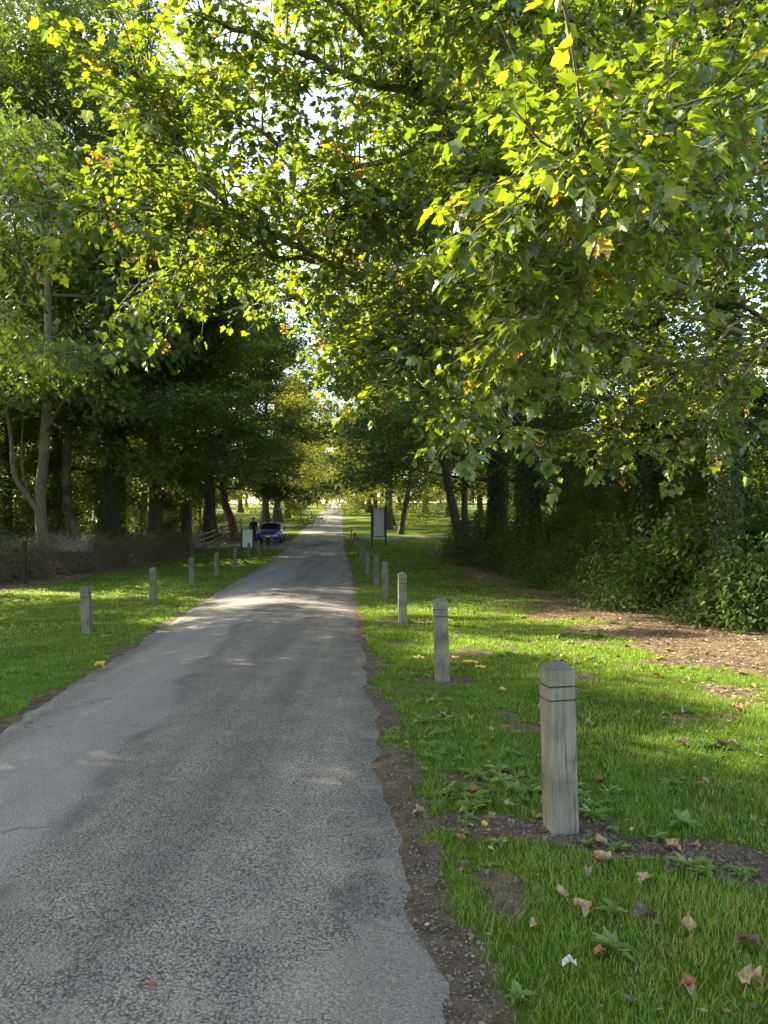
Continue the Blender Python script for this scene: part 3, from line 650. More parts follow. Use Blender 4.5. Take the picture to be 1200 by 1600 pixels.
# ------------------------------------------------------------------ bollards
def bollard_parts():
    rng = random.Random(4); h, w2 = .885, .075
    bm = bmesh.new(); zs = [-.15, .0, .25, .5, .715, .7152, .7248, .725, .79, .7902, .7998, .8, h]
    prof_ = [w2, w2, w2, w2, w2, w2-.007, w2-.007, w2, w2, w2-.007, w2-.007, w2, w2]
    rings = []
    for z, p in zip(zs, prof_):
        c = .006; pts = [(p-c, -p), (p, -p+c), (p, p-c), (p-c, p), (-p+c, p), (-p, p-c), (-p, -p+c), (-p+c, -p)]
        rings.append([bm.verts.new((x+rng.uniform(-.001, .001), y+rng.uniform(-.001, .001), z)) for x, y in pts])
    for a, b in zip(rings, rings[1:]):
        for k in range(8): bm.faces.new((a[k], a[(k+1) % 8], b[(k+1) % 8], b[k]))
    bm.faces.new(rings[-1])
    bmesh.ops.recalc_face_normals(bm, faces=bm.faces)
    me = bpy.data.meshes.new('post'); 
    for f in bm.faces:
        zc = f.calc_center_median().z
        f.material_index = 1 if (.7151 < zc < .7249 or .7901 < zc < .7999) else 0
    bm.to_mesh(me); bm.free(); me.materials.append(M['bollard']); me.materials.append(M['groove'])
    bm = bmesh.new(); p = w2+.0; c = .006; b0 = [(p-c, -p), (p, -p+c), (p, p-c), (p-c, p), (-p+c, p), (-p, p-c), (-p, -p+c), (-p+c, -p)]
    r1 = [bm.verts.new((x, y, h+.0005)) for x, y in b0]; r2 = [bm.verts.new((x*.985, y*.985, h+.006)) for x, y in b0]; r3 = [bm.verts.new((x*.05, y*.05, h+.047)) for x, y in b0]
    for a, b in ((r1, r2), (r2, r3)):
        for k in range(8): bm.faces.new((a[k], a[(k+1) % 8], b[(k+1) % 8], b[k]))
    bm.faces.new(r3); bmesh.ops.recalc_face_normals(bm, faces=bm.faces)
    mc = bpy.data.meshes.new('cap'); bm.to_mesh(mc); bm.free(); mc.materials.append(M['bollard_cap'])
    return me, mc
pm, cm_ = bollard_parts()
ordw = ['nearest', 'second', 'third', 'fourth', 'fifth', 'sixth', 'seventh', 'eighth', 'ninth', 'tenth']
b0 = None
for side, lst in (('right', BOL_R), ('left', BOL_L)):
    for k, (px, d) in enumerate(lst):
        x = (px-CX)/F*d
        if side == 'right':
            lab = 'nearest and largest wooden bollard, grey-green post in bare earth on the right verge' if k == 0 else f'{ordw[k]} wooden bollard from the camera in the right verge row'
        else:
            lab = ('nearest wooden bollard on the left lawn, standing by itself' if k == 0 else f'{ordw[k]} wooden bollard from the camera in the left lawn row' if k < 7
                   else 'wooden bollard in front of the blue car, the left one of two' if k == 7 else 'wooden bollard in front of the blue car, the right one of two')
        rz = math.radians([9, 3, 5, 1, 6, 2, 4, 3, 5, 2][k]) if side == 'right' else math.radians([4, 6, 2, 7, 3, 5, 4, 2, 6][k])
        zz = gz(x, d)-(.0 if side == 'right' else .02)
        if b0 is None:
            b0 = thing('wooden_bollard', lab, 'bollard', (x, d, zz), rz, 'timber bollards lining the lane'); link('post', pm, b0); link('cap', cm_, b0); b = b0
        else: b = dup(b0, (x, d, zz), rz, lab)
        b.rotation_euler = (math.radians(random.uniform(-1.6, 1.6)), math.radians(random.uniform(-1.8, 1.8)), rz)
        if side == 'left': b.scale = (1.0, 1.0, .92 if k == 0 else 1)

# ------------------------------------------------------------------ notice boards (seen from behind)
def board(name, label, x, y, rz, wid, h, p0, p1, mat, post=.06, frame=.035):
    t = thing(name, label, 'notice board', (x, y, gz(x, y)), rz, 'notice boards beside the lane')
    for sx in (-1, 1):
        bm = bmesh.new(); bm_box(bm, sx*(wid/2+post/2), 0, h/2-.15, post, post, h+.3, .006); bm_obj('post', bm, M['black'], t)
    bm = bmesh.new(); bm_box(bm, 0, 0, (p0+p1)/2, wid-.004-frame*2, .03, p1-p0-frame*2, .003); bm_obj('panel', bm, mat, t)
    bm = bmesh.new()
    for z in (p0+frame/2, p1-frame/2): bm_box(bm, 0, 0, z, wid-.004, .045, frame, .003)
    for sx in (-1, 1): bm_box(bm, sx*(wid/2-.002-frame/2), 0, (p0+p1)/2, frame, .044, p1-p0-2*frame-.004)
    bm_obj('frame', bm, M['black'], t)
    return t
board('notice_board', 'tall dark-framed notice board with grey back on the right lawn', (592-CX)/F*48, 48, math.radians(-4), .80, 2.72, .60, 2.52, M['panel_grey'], .11, .05)
board('notice_board', 'low pale notice board on dark posts beside the blue car', (386.5-CX)/F*44.5, 44.5, math.radians(8), .62, 1.42, .30, 1.40, M['panel_pale'], .085, .02)

# red marker post with a tuft of weeds at the end of the bollard row
mx_, my_ = (549-CX)/F*51.5, 51.5
t = thing('marker_post', 'thin red marker post at the far end of the right bollard row', 'marker post', (mx_, my_, gz(mx_, my_)))
bm = bmesh.new(); bm_cyl(bm, (0, 0, .36), 'Z', .05, .045, .95, 10); bm_cyl(bm, (0, 0, .87), 'Z', .045, .012, .07, 10); bm_obj('post', bm, mat_plain('red_paint', (.36, .06, .035), .6, var=.2), t, False)
bm = bmesh.new(); bm_cyl(bm, (0, 0, .62), 'Z', .052, .052, .10, 10); bm_obj('band', bm, mat_plain('white_band', (.6, .57, .53), .5), t)

# ------------------------------------------------------------------ fence of weathered rails on the left
def rail_fence():
    pts = [(-11.4, 43.5), (-11.5, 47), (-11.7, 50.5), (-11.9, 54), (-12.1, 57.5), (-12.3, 61), (-12.6, 65)]
    t = thing('rail_fence', 'weathered timber post and rail fence beyond the left hedge', 'fence', (pts[0][0], pts[0][1], gz(*pts[0])))
    o = np.array([pts[0][0], pts[0][1], gz(*pts[0])])
    for k, (x, y) in enumerate(pts):
        bm = bmesh.new(); p = np.array([x, y, gz(x, y)])-o; bm_box(bm, p[0], p[1], p[2]+.5, .11, .11, 1.35, .01); bm_obj('post', bm, M['rail'], t)
        if k < len(pts)-1:
            x2, y2 = pts[k+1]; q = np.array([x2, y2, gz(x2, y2)])-o
            for zz in (.35, .68, 1.0):
                bm = bmesh.new(); a = Vector(p+[.075, 0, zz]); b = Vector(q+[.075, 0, zz]); d = b-a
                r = bmesh.ops.create_cube(bm, size=1); bmesh.ops.scale(bm, vec=(.035, d.length-.01, .11), verts=r['verts'])
                bmesh.ops.rotate(bm, cent=(0, 0, 0), matrix=d.to_track_quat('Y', 'Z').to_matrix(), verts=r['verts']); bmesh.ops.translate(bm, vec=(a+b)/2, verts=r['verts'])
                bm_obj('rail', bm, M['rail'], t)
rail_fence()
hx, hy = pix(38, 870, 24.4)[:2]
t = thing('gate_post', 'black square post standing against the dead brush hedge', 'post', (hx, hy, gz(hx, hy)))
bm = bmesh.new(); bm_box(bm, 0, 0, .62, .11, .11, 1.5, .008); bm_obj('post', bm, M['black'], t)
bm = bmesh.new(); bm_box(bm, 0, 0, 1.39, .13, .13, .035, .01); bm_obj('cap', bm, M['black'], t)

# ------------------------------------------------------------------ car
def make_car(loc, rz):
    root = thing('parked_car', 'shiny blue hatchback car parked on the driveway facing the camera', 'car', loc, rz)
    blue = mat_plain('blue_metallic_paint', (.010, .045, .30), .28, .35, .5, coat=1.0)
    glass = mat_plain('tinted_glass', (.012, .015, .018), .06, 0, .8)
    trim = mat_plain('black_trim', (.015, .015, .016), .5); chrome = mat_plain('bright_metal', (.6, .6, .62), .22, 1)
    lens = mat_plain('headlamp_lens', (.55, .58, .62), .12, .3, .8); tyre = mat_plain('tyre_rubber', (.018, .018, .018), .85); rim = mat_plain('alloy', (.33, .34, .36), .3, .9)
    def loft(name, st, mat, parent, ring, sub=2):
        bm = bmesh.new(); R = [[bm.verts.new(v) for v in ring(*s)] for s in st]; k = len(R[0])
        for a, b in zip(R, R[1:]):
            for i in range(k): bm.faces.new((a[i], a[(i+1) % k], b[(i+1) % k], b[i]))
        bm.faces.new(R[0]); bm.faces.new(R[-1])
        o = bm_obj(name, bm, mat, parent, True); m = o.modifiers.new('round', 'SUBSURF'); m.levels = sub; m.render_levels = sub; return o
    # y, z bottom, z shoulder, z top, half widths bottom/middle/shoulder/top
    def ring(y, zb, zs, zt, wb, wm, ws, wt):
        half = [(0, zb), (wb*.9, zb), (wb, zb+.04), (wm, zb+(zs-zb)*.5), (wm*.995, zs-.05), (ws, zs), (wt, zt-.012), (wt*.5, zt), (0, zt+.004)]
        return [(x, y, z) for x, z in half]+[(-x, y, z) for x, z in half[1:-1][::-1]]
    body = loft('body', [(-2.13, .30, .58, .60, .62, .70, .66, .50), (-2.08, .22, .66, .70, .72, .80, .76, .60), (-1.9, .19, .73, .80, .78, .87, .83, .68), (-1.45, .19, .80, .90, .80, .895, .86, .70),
        (-.95, .19, .86, .955, .80, .895, .87, .72), (-.75, .19, .88, .965, .80, .895, .87, .74), (.6, .19, .90, .97, .80, .895, .87, .78), (1.6, .2, .92, .99, .80, .895, .87, .76), (2.0, .24, .90, .97, .76, .86, .82, .70), (2.12, .34, .80, .86, .68, .78, .74, .62)], blue, root, ring)
    def ring2(y, z0, z1, w0, w1):
        half = [(0, z0), (w0, z0), (w0*.99, z0+.02), (w1+(w0-w1)*.12, z1-.06), (w1*.93, z1-.008), (w1*.5, z1+.01), (0, z1+.014)]
        return [(x, y, z) for x, z in half]+[(-x, y, z) for x, z in half[1:-1][::-1]]
    cabin = loft('cabin_glass', [(-.98, .93, .965, .72, .70), (-.92, .93, 1.0, .73, .68), (-.3, .93, 1.34, .755, .61), (-.1, .93, 1.385, .76, .60), (.9, .93, 1.40, .765, .60), (1.55, .93, 1.34, .75, .58), (1.95, .93, 1.02, .72, .62)], glass, root, ring2)
    bm = bmesh.new()
    ys = [-.24, -.05, .4, .9, 1.35, 1.6]; zc = [1.385, 1.415, 1.435, 1.432, 1.40, 1.36]; ww = [.55, .57, .575, .575, .57, .55]
    V = [[bm.verts.new((wx*w_, y, z-.05*abs(wx)**2.5)) for wx in (-1, -.6, 0, .6, 1)] for y, z, w_ in zip(ys, zc, ww)]
    for a, b in zip(V, V[1:]):
        for i in range(4): bm.faces.new((a[i], a[i+1], b[i+1], b[i]))
    o = bm_obj('roof', bm, blue, root, True); m = o.modifiers.new('t', 'SOLIDIFY'); m.thickness = .03
    for sx in (-1, 1):                                                        # windscreen pillars
        T = Tubes(); T.add([(sx*.735, -.99, .955), (sx*.69, -.6, 1.17), (sx*.605, -.22, 1.38)], [.035, .032, .03], 6); link('pillar', T.build('pillar', blue), root)
        bm = bmesh.new(); bm_box(bm, 0, 0, 0, .20, .12, .13, .035); m_ = bm_obj('mirror', bm, blue, root, True); m_.location = (sx*.985, -.72, 1.0)
        bm = bmesh.new(); r = bmesh.ops.create_uvsphere(bm, u_segments=14, v_segments=8, radius=1); bmesh.ops.scale(bm, vec=(.17, .09, .065), verts=r['verts']); h = bm_obj('headlight', bm, lens, root, True); h.location = (sx*.62, -2.0, .68); h.rotation_euler = (0, sx*-.15, sx*.45)
        bm = bmesh.new(); bm_box(bm, sx*.125, -2.135, .60, .20, .05, .15, .03); g = bm_obj('grille', bm, trim, root)
        bm = bmesh.new(); bm_box(bm, sx*.125, -2.13, .60, .225, .03, .172, .03); bm_obj('chrome_surround', bm, chrome, g)
        bm = bmesh.new(); bm_box(bm, sx*.56, -2.085, .36, .26, .08, .14, .03); bm_obj('air_intake', bm, trim, root)
        for y in (-1.35, 1.30):
            bm = bmesh.new(); bm_cyl(bm, (0, 0, 0), 'X', .315, .315, .21, 28); wh = bm_obj('wheel', bm, tyre, root, False); wh.location = (sx*.80, y, .315)
            bm = bmesh.new(); bm_cyl(bm, (0, 0, 0), 'X', .30, .30, .205, 28); bm.free()
            bm = bmesh.new(); bm_cyl(bm, (sx*.104, 0, 0), 'X', .21, .21, .012, 24)
            for k in range(5):
                a = k*2*PI/5; vs = bm_box(bm, sx*.113, 0, .11, .014, .05, .20); bmesh.ops.rotate(bm, cent=(0, 0, 0), matrix=Matrix.Rotation(a, 3, 'X'), verts=vs)
            bm_obj('rim', bm, rim, wh)
    bm = bmesh.new(); bm_box(bm, 0, -2.125, .33, .78, .05, .16, .03); bm_obj('lower_grille', bm, trim, root)
    bm = bmesh.new(); bm_box(bm, 0, -2.158, .46, .52, .02, .112, .004); bm_obj('number_plate', bm, mat_plain('plate_white', (.72, .72, .70), .4), root)
    T = Tubes()
    for sx in (-.45, .12):
        T = Tubes(); T.add([(sx, -1.0, .985), (sx+.3, -.93, 1.02)], [.008, .006], 5); link('wiper', T.build('wiper', trim), root)
    return root
cx_, cy_ = (423.5-CX)/F*51.6, 51.7
make_car((cx_, cy_, base_h(cx_, cy_)+.075), math.radians(3))

# ------------------------------------------------------------------ person beside the car
def make_person(loc, rz):
    root = thing('person', 'person in dark jacket standing beside the blue car', 'person', loc, rz)
    skin = mat_plain('skin', (.42, .27, .2), .6); cloth = mat_plain('dark_jacket', (.012, .012, .016), .8, var=.3, scale=9); jean = mat_plain('navy_trousers', (.025, .03, .05), .85)
    hairm = mat_plain('brown_hair', (.05, .035, .025), .7); shoe = mat_plain('black_shoe', (.015, .015, .015), .5)
    def skinned(name, verts, edges, rad, mat, parent):
        me = bpy.data.meshes.new(name); me.from_pydata([Vector(v) for v in verts], edges, []); me.materials.append(mat)
        o = link(name, me, parent); m = o.modifiers.new('skin', 'SKIN'); m.use_smooth_shade = True
        for k, r in enumerate(rad):
            sv = me.skin_vertices[0].data[k]; sv.radius = (r, r) if np.ndim(r) == 0 else r; sv.use_root = (k == 0)
        s = o.modifiers.new('sub', 'SUBSURF'); s.levels = 2; s.render_levels = 2; return o
    V = [(0, 0, .95), (0, .0, 1.12), (0, .0, 1.32), (0, 0, 1.44), (0, -.01, 1.52), (0, -.02, 1.60), (0, -.03, 1.70),
         (.1, 0, .90), (.11, -.01, .50), (.12, .02, .09), (.12, -.12, .04), (-.1, 0, .90), (-.11, -.02, .50), (-.12, .0, .09), (-.12, -.14, .04),
         (.19, 0, 1.40), (.25, .02, 1.14), (.22, -.10, .92), (.215, -.14, .84), (-.19, 0, 1.40), (-.26, .03, 1.14), (-.26, -.08, .90), (-.26, -.11, .82)]
    E = [(0, 1), (1, 2), (2, 3), (3, 4), (4, 5), (5, 6), (0, 7), (7, 8), (8, 9), (9, 10), (0, 11), (11, 12), (12, 13), (13, 14), (3, 15), (15, 16), (16, 17), (17, 18), (3, 19), (19, 20), (20, 21), (21, 22)]
    Rr = [(.15, .11), (.14, .10), (.16, .11), (.10, .08), .052, .085, .09, .085, .055, .042, .04, .085, .055, .042, .04, .055, .042, .033, .03, .055, .042, .033, .03]
    skinned('body', V, E, Rr, skin, root)
    for sg, w0, pts in ((1, 18, (-.235,)), (-1, 22, (-.235,))):
        base = np.array(V[w0])
        for k in range(5):
            off = np.array([(k-2)*.017 if k < 4 else -sg*.03, -.015-.01*k % 3, 0]); L = [.075, .085, .08, .065, .05][k]
            a = base+off+[0, 0, -.01]; skinned('finger', [a, a+[0, -.008, -L*.5], a+[0, -.022, -L]], [(0, 1), (1, 2)], [.010, .009, .008], skin, root.children[0])
    skinned('jacket', [(0, 0, .86), (0, 0, 1.1), (0, 0, 1.32), (0, 0, 1.45), (.19, 0, 1.41), (.255, .02, 1.14), (.225, -.09, .94), (-.19, 0, 1.41), (-.265, .03, 1.14), (-.262, -.07, .92)],
            [(0, 1), (1, 2), (2, 3), (3, 4), (4, 5), (5, 6), (3, 7), (7, 8), (8, 9)], [(.19, .14), (.175, .125), (.19, .13), (.11, .09), .072, .058, .047, .072, .058, .047], cloth, root)
    skinned('trousers', [(0, 0, .90), (.1, 0, .86), (.11, -.01, .5), (.12, .02, .10), (-.1, 0, .86), (-.11, -.02, .5), (-.12, 0, .10)], [(0, 1), (1, 2), (2, 3), (0, 4), (4, 5), (5, 6)], [(.165, .125), .10, .072, .062, .10, .072, .062], jean, root)
    for x, y in ((.12, .02), (-.12, 0)): skinned('shoe', [(x, y+.04, .05), (x, y-.08, .045), (x, y-.19, .035)], [(0, 1), (1, 2)], [.055, .052, .04], shoe, root)
    bm = bmesh.new(); r = bmesh.ops.create_uvsphere(bm, u_segments=16, v_segments=10, radius=.105); bmesh.ops.scale(bm, vec=(.92, 1.05, .95), verts=r['verts'])
    bmesh.ops.delete(bm, geom=[v for v in bm.verts if v.co.z < -.02 and v.co.y < .02], context='VERTS'); h = bm_obj('hair', bm, hairm, root, True); h.location = (0, -.015, 1.70)
    for sx in (-1, 1):
        bm = bmesh.new(); bmesh.ops.create_uvsphere(bm, u_segments=8, v_segments=6, radius=.013); e = bm_obj('eye', bm, shoe, root, True); e.location = (sx*.034, -.112, 1.665)
        bm = bmesh.new(); r = bmesh.ops.create_uvsphere(bm, u_segments=8, v_segments=6, radius=.03); bmesh.ops.scale(bm, vec=(.4, .7, 1), verts=r['verts']); e = bm_obj('ear', bm, skin, root, True); e.location = (sx*.092, -.02, 1.655)
    bm = bmesh.new(); bm_cyl(bm, (0, 0, 0), 'Z', .017, .008, .045, 8); e = bm_obj('nose', bm, skin, root, True); e.location = (0, -.122, 1.64)
    bm = bmesh.new(); bm_box(bm, 0, 0, 0, .045, .012, .008, .003); e = bm_obj('mouth', bm, mat_plain('lips', (.3, .13, .11), .6), root); e.location = (0, -.108, 1.60)
px_, py_ = (396-CX)/F*52.0, 52.0
make_person((px_, py_, base_h(px_, py_)+.06), math.radians(25))

# ------------------------------------------------------------------ fallen leaves, litter and weeds
_o = SYC[0][1:, :2]; _c = np.array([.36, 0]); _n = len(_o)
DEADL = (np.column_stack([np.vstack([[_c], _c+(_o-_c)*.35, _c+(_o-_c)*.7, _o]), np.zeros(1+3*_n)]),
         np.array([[0, 1+i, 1+(i+1) % _n] for i in range(_n)]+[t for r in (0, 1) for i in range(_n) for a, b, c, d in [(1+r*_n+i, 1+r*_n+(i+1) % _n, 1+(r+1)*_n+(i+1) % _n, 1+(r+1)*_n+i)] for t in ([a, d, c], [a, c, b])]))
def crumpled(seed, s):
    rng = np.random.default_rng(seed); V0, F0 = DEADL; V = V0.copy(); V[:, 2] = 0; c = rng.uniform(1.4, 3.8); v = V[:, 1]*rng.uniform(.9, 1.1); V[:, 1] = np.sin(v*c)/c; V[:, 2] = (1-np.cos(v*c))/c
    c2 = rng.uniform(.8, 2.6)*rng.choice([-1, 1]); u = V[:, 0]-.4; r_ = 1/c2-V[:, 2]; V[:, 0] = .4+np.sin(u*c2)*r_; V[:, 2] = 1/c2-np.cos(u*c2)*r_; V[:, 2] += .05*np.sin(V0[:, 0]*9+rng.random()*6)*np.cos(V0[:, 1]*11); V += rng.normal(0, .012, V.shape); V = V-[.4, 0, V[:, 2].min()]
    return mesh_np('fallen_leaf', V*s, [F0], None, None, True)
dead = [mat_plain('tan_dead_leaf', (.27, .18, .10), .8, var=.45, scale=5), mat_plain('rust_dead_leaf', (.23, .085, .03), .7, var=.4, scale=5), mat_plain('dark_dead_leaf', (.085, .05, .028), .7, var=.5, scale=5), mat_plain('yellow_dead_leaf', (.52, .34, .06), .7, var=.25, scale=30)]
dn = ['tan', 'rusty', 'dark', 'yellow']
lm = []
for k in range(10):
    for c in range(4):
        me = crumpled(100+k, 1.0); me.materials.append(dead[c]); lm.append((k, c, me))
def leaf_at(x, y, s, k, c, label, group, on_road=False):
    me = lm[(k % 10)*4+c][2]; z = (base_h(x, y)+.04) if on_road else gz(x, y)+(.020 if bare(np.array([x]), np.array([y]))[0] < .5 else .004)-(.008)
    o = link('fallen_leaf', me); o.location = (x, y, z); o.scale = (s, s, s*1.1)
    o.rotation_euler = (random.gauss(0, .25), random.gauss(0, .25), random.random()*6.3); tag(o, label, 'leaf', group)
G1 = 'fallen leaves on the verges and lane'
named = [(944, 1352, .125, 0, 0, 'large tan curled leaf below and right of the nearest bollard'), (918, 1368, .07, 1, 0, 'small tan leaf touching the large curled one by nearest bollard'), (1010, 1383, .085, 2, 0, 'pale tan leaf on the grass right of the large curled leaf'),
         (877, 1400, .085, 3, 0, 'flat pale leaf with a stalk on grass below nearest bollard'), (937, 1320, .09, 4, 0, 'upright dry leaf on bare earth at the foot of nearest bollard'), (936, 1223, .085, 5, 1, 'rusty orange leaf on the grass right of nearest bollard'),
         (1090, 1322, .075, 6, 0, 'pale leaf at the far end of the bare earth strip'), (1075, 1452, .085, 7, 0, 'tan folded leaf alone in the lower right grass'), (1002, 1440, .12, 8, 2, 'dark curled leaf standing in the grass below bollard'),
         (1170, 1490, .11, 9, 2, 'dark brown leaf at the right edge of the grass'), (1180, 1550, .11, 1, 0, 'pale crumpled leaf in the bottom right corner'), (940, 1497, .065, 2, 1, 'reddish leaf on grass near the white scrap'), (985, 1570, .06, 3, 2, 'brown leaf at the bottom of the grass'),
         (1075, 1548, .07, 4, 1, 'narrow red-brown leaf low in the right grass'), (795, 1262, .085, 5, 0, 'tan leaf at the edge of the weeds left of nearest bollard'), (757, 1290, .08, 6, 3, 'yellowish leaf on the dirt edge left of nearest bollard'),
         (155, 1049, .16, 7, 3, 'yellow leaf lying on the left edge of the lane'), (1068, 1168, .12, 8, 0, 'tan leaf on the thin grass level with bollard top'), (1150, 1112, .12, 9, 1, 'orange leaf near the lit strip at right'), (234, 1590, .05, 0, 1, 'orange leaf on the asphalt at the bottom edge')]
for px, py, s, k, c, lab in named:
    x, y = onground(px, py); leaf_at(x, y, s*.82, k, c, lab, G1, px in (155, 234))
rl = random.Random(12)
cnt = 0
while cnt < 230:
    y = 2.6+rl.random()**1.3*16; x = rl.uniform(.2, 6.5) if rl.random() < .84 else rl.uniform(-9, -3.6)
    if abs(x) > y*.54 or road_d(np.array([x]), np.array([y]))[0] < .1 or any(math.hypot(x-bx, y-by) < .16 for bx, by in BOLS): continue
    c = rl.choices([0, 1, 2, 3], [5, 2, 3, .6])[0]; e = bare(np.array([x]), np.array([y]))[0] > .5
    leaf_at(x, y, rl.uniform(.04, .095), rl.randrange(10), c, f'small {dn[c]} dry leaf lying on the {"bare earth" if e else "grass"} of the {"left" if x < -2 else "right"} verge', G1); cnt += 1
bm = bmesh.new(); g_ = [[bm.verts.new((.013*a_-.026, .011*b_-.016+.004*((a_*7+b_*3) % 3), .012+.007*((a_*5+b_*11) % 4))) for b_ in range(4)] for a_ in range(5)]; [bm.faces.new((g_[a_][b_], g_[a_+1][b_], g_[a_+1][b_+1], g_[a_][b_+1])) for a_ in range(4) for b_ in range(3)]; o = bm_obj('paper_scrap', bm, mat_plain('white_paper', (.42, .41, .39), .8, var=.2, scale=60)); x, y = onground(892, 1519); o.location = (x, y, gz(x, y)+.02); o.rotation_euler = (.15, -.2, -.4); tag(o, 'small white paper scrap on bare patch in the lower right grass', 'litter')
ym = mat_plain('yellow_foam', (.62, .36, .05), .75, var=.3, scale=40)
for px, py, L, rz, lab in ((655, 1033, .13, .1, 'small orange-yellow scrap left of the second bollard'), (712, 1033, .09, .2, 'short yellow scrap just right of the second bollard'), (735, 1040, .20, -.5, 'long yellow strip in grass right of second bollard'), (750, 1048, .12, -.7, 'rightmost yellow scrap beside the second bollard')):
    x, y = onground(px, py); rr = random.Random(px); bm = bmesh.new()
    top = [bm.verts.new((L*(k/6-.5), .022*math.sin(k*1.9+px)+.022, .025+.02*rr.random())) for k in range(7)]; bot = [bm.verts.new((L*(k/6-.5), .022*math.sin(k*1.9+px)-.022, .02+.02*rr.random())) for k in range(7)]
    for k in range(6): bm.faces.new((top[k], top[k+1], bot[k+1], bot[k]))
    o = bm_obj('yellow_scrap', bm, ym); md = o.modifiers.new('t', 'SOLIDIFY'); md.thickness = .012; o.location = (x, y, gz(x, y)+.03); o.rotation_euler = (0, 0, rz); tag(o, lab, 'litter', 'yellow scraps by the second bollard')

def weed_mesh(seed, n, L, up, tpl=OVAL, wide=1.0):
    rng = np.random.default_rng(seed); a = np.arange(n)*2.4+rng.normal(0, .3, n); e = up+rng.normal(0, .25, n)
    D = np.column_stack([np.cos(a)*np.cos(e), np.sin(a)*np.cos(e), np.sin(e)]); Nn = np.column_stack([-np.cos(a)*np.sin(e), -np.sin(a)*np.sin(e), np.cos(e)])+rng.normal(0, .2, (n, 3))
    V0 = tpl[0]*[1, wide, 1.8]; P = D*[.006, .006, 0]+[0, 0, .004]
    return leaves_mesh('weed', P, D, Nn, L*rng.uniform(.6, 1.2, n), (V0, tpl[1]), M['weed_leaf'], np.clip(rng.normal(.45, .25, n), 0, 1))
wm = [weed_mesh(40+k, 9+k*2, .062+.009*k, .5+.12*(k % 3), OVAL, .62+.14*(k % 3)) for k in range(6)]
rw = random.Random(31); spots = []
def wd(x, y, s): spots.append((x, y, s))
for cxp, cyp, n, sp in ((770, 1225, 26, .16), (730, 1255, 14, .10), (815, 1235, 12, .1), (690, 1120, 12, .18), (660, 1140, 8, .12), (740, 1190, 16, .2), (700, 1090, 10, .25), (640, 1050, 10, .2), (950, 1265, 7, .14), (1000, 1335, 6, .1), (1080, 1040, 14, .35), (900, 1000, 14, .5), (1110, 1350, 5, .12), (940, 1340, 5, .08)):
    x0, y0 = onground(cxp, cyp)
    for _ in range(n): wd(x0+rw.gauss(0, sp), y0+rw.gauss(0, sp*1.6), rw.uniform(.4, .95))
for _ in range(70):
    y = 2.6+rw.random()*12; wd(rw.uniform(.4, min(5, y*.5)), y, rw.uniform(.5, 1.0))
for _ in range(24):
    y = 7+rw.random()*14; wd(rw.uniform(max(-9, -y*.52), -3.9), y, rw.uniform(.6, 1.1))
kk = 0
for x, y, s in spots:
    if road_d(np.array([x]), np.array([y]))[0] < .12 or any(math.hypot(x-bx, y-by) < .14 for bx, by in BOLS): continue
    o = link('weed', wm[kk % 6]); kk += 1; o.location = (x, y, gz(x, y)-.005); o.scale = (s, s, s*rw.uniform(.8, 1.2)); o.rotation_euler = (rw.gauss(0, .1), rw.gauss(0, .1), rw.random()*6.3)
    tag(o, f'low broad-leaved weed rosette growing in the {"left lawn" if x < -2 else "right verge beside the dirt edge" if x < ax_r(y)+1.0 else "thin grass under the right wood" if y > 7 else "right-hand grass"}', 'weed', 'weeds growing in the verges')
# clover mat in front of the second bollard
rg = np.random.default_rng(9); n = 2600; x0, y0 = onground(665, 1080)
xx = x0+rg.normal(0, .17, n); yy = y0+rg.normal(0, .14, n); k = road_d(xx, yy) > .1; xx, yy = xx[k], yy[k]; n = len(xx); a = rg.random(n)*6.3
tag(link('clover', leaves_mesh('clover', np.column_stack([xx, yy, ground_h(xx, yy)+.015+.03*rg.random(n)]), np.column_stack([np.cos(a), np.sin(a), rg.normal(0, .2, n)]), np.column_stack([rg.normal(0, .3, (n, 2)), np.ones(n)]), .022*rg.uniform(.6, 1.3, n), OVAL, M['weed_leaf'], rg.random(n)*.6)), 'mat of small clover leaves in front of the second bollard', 'clover', kind='stuff')

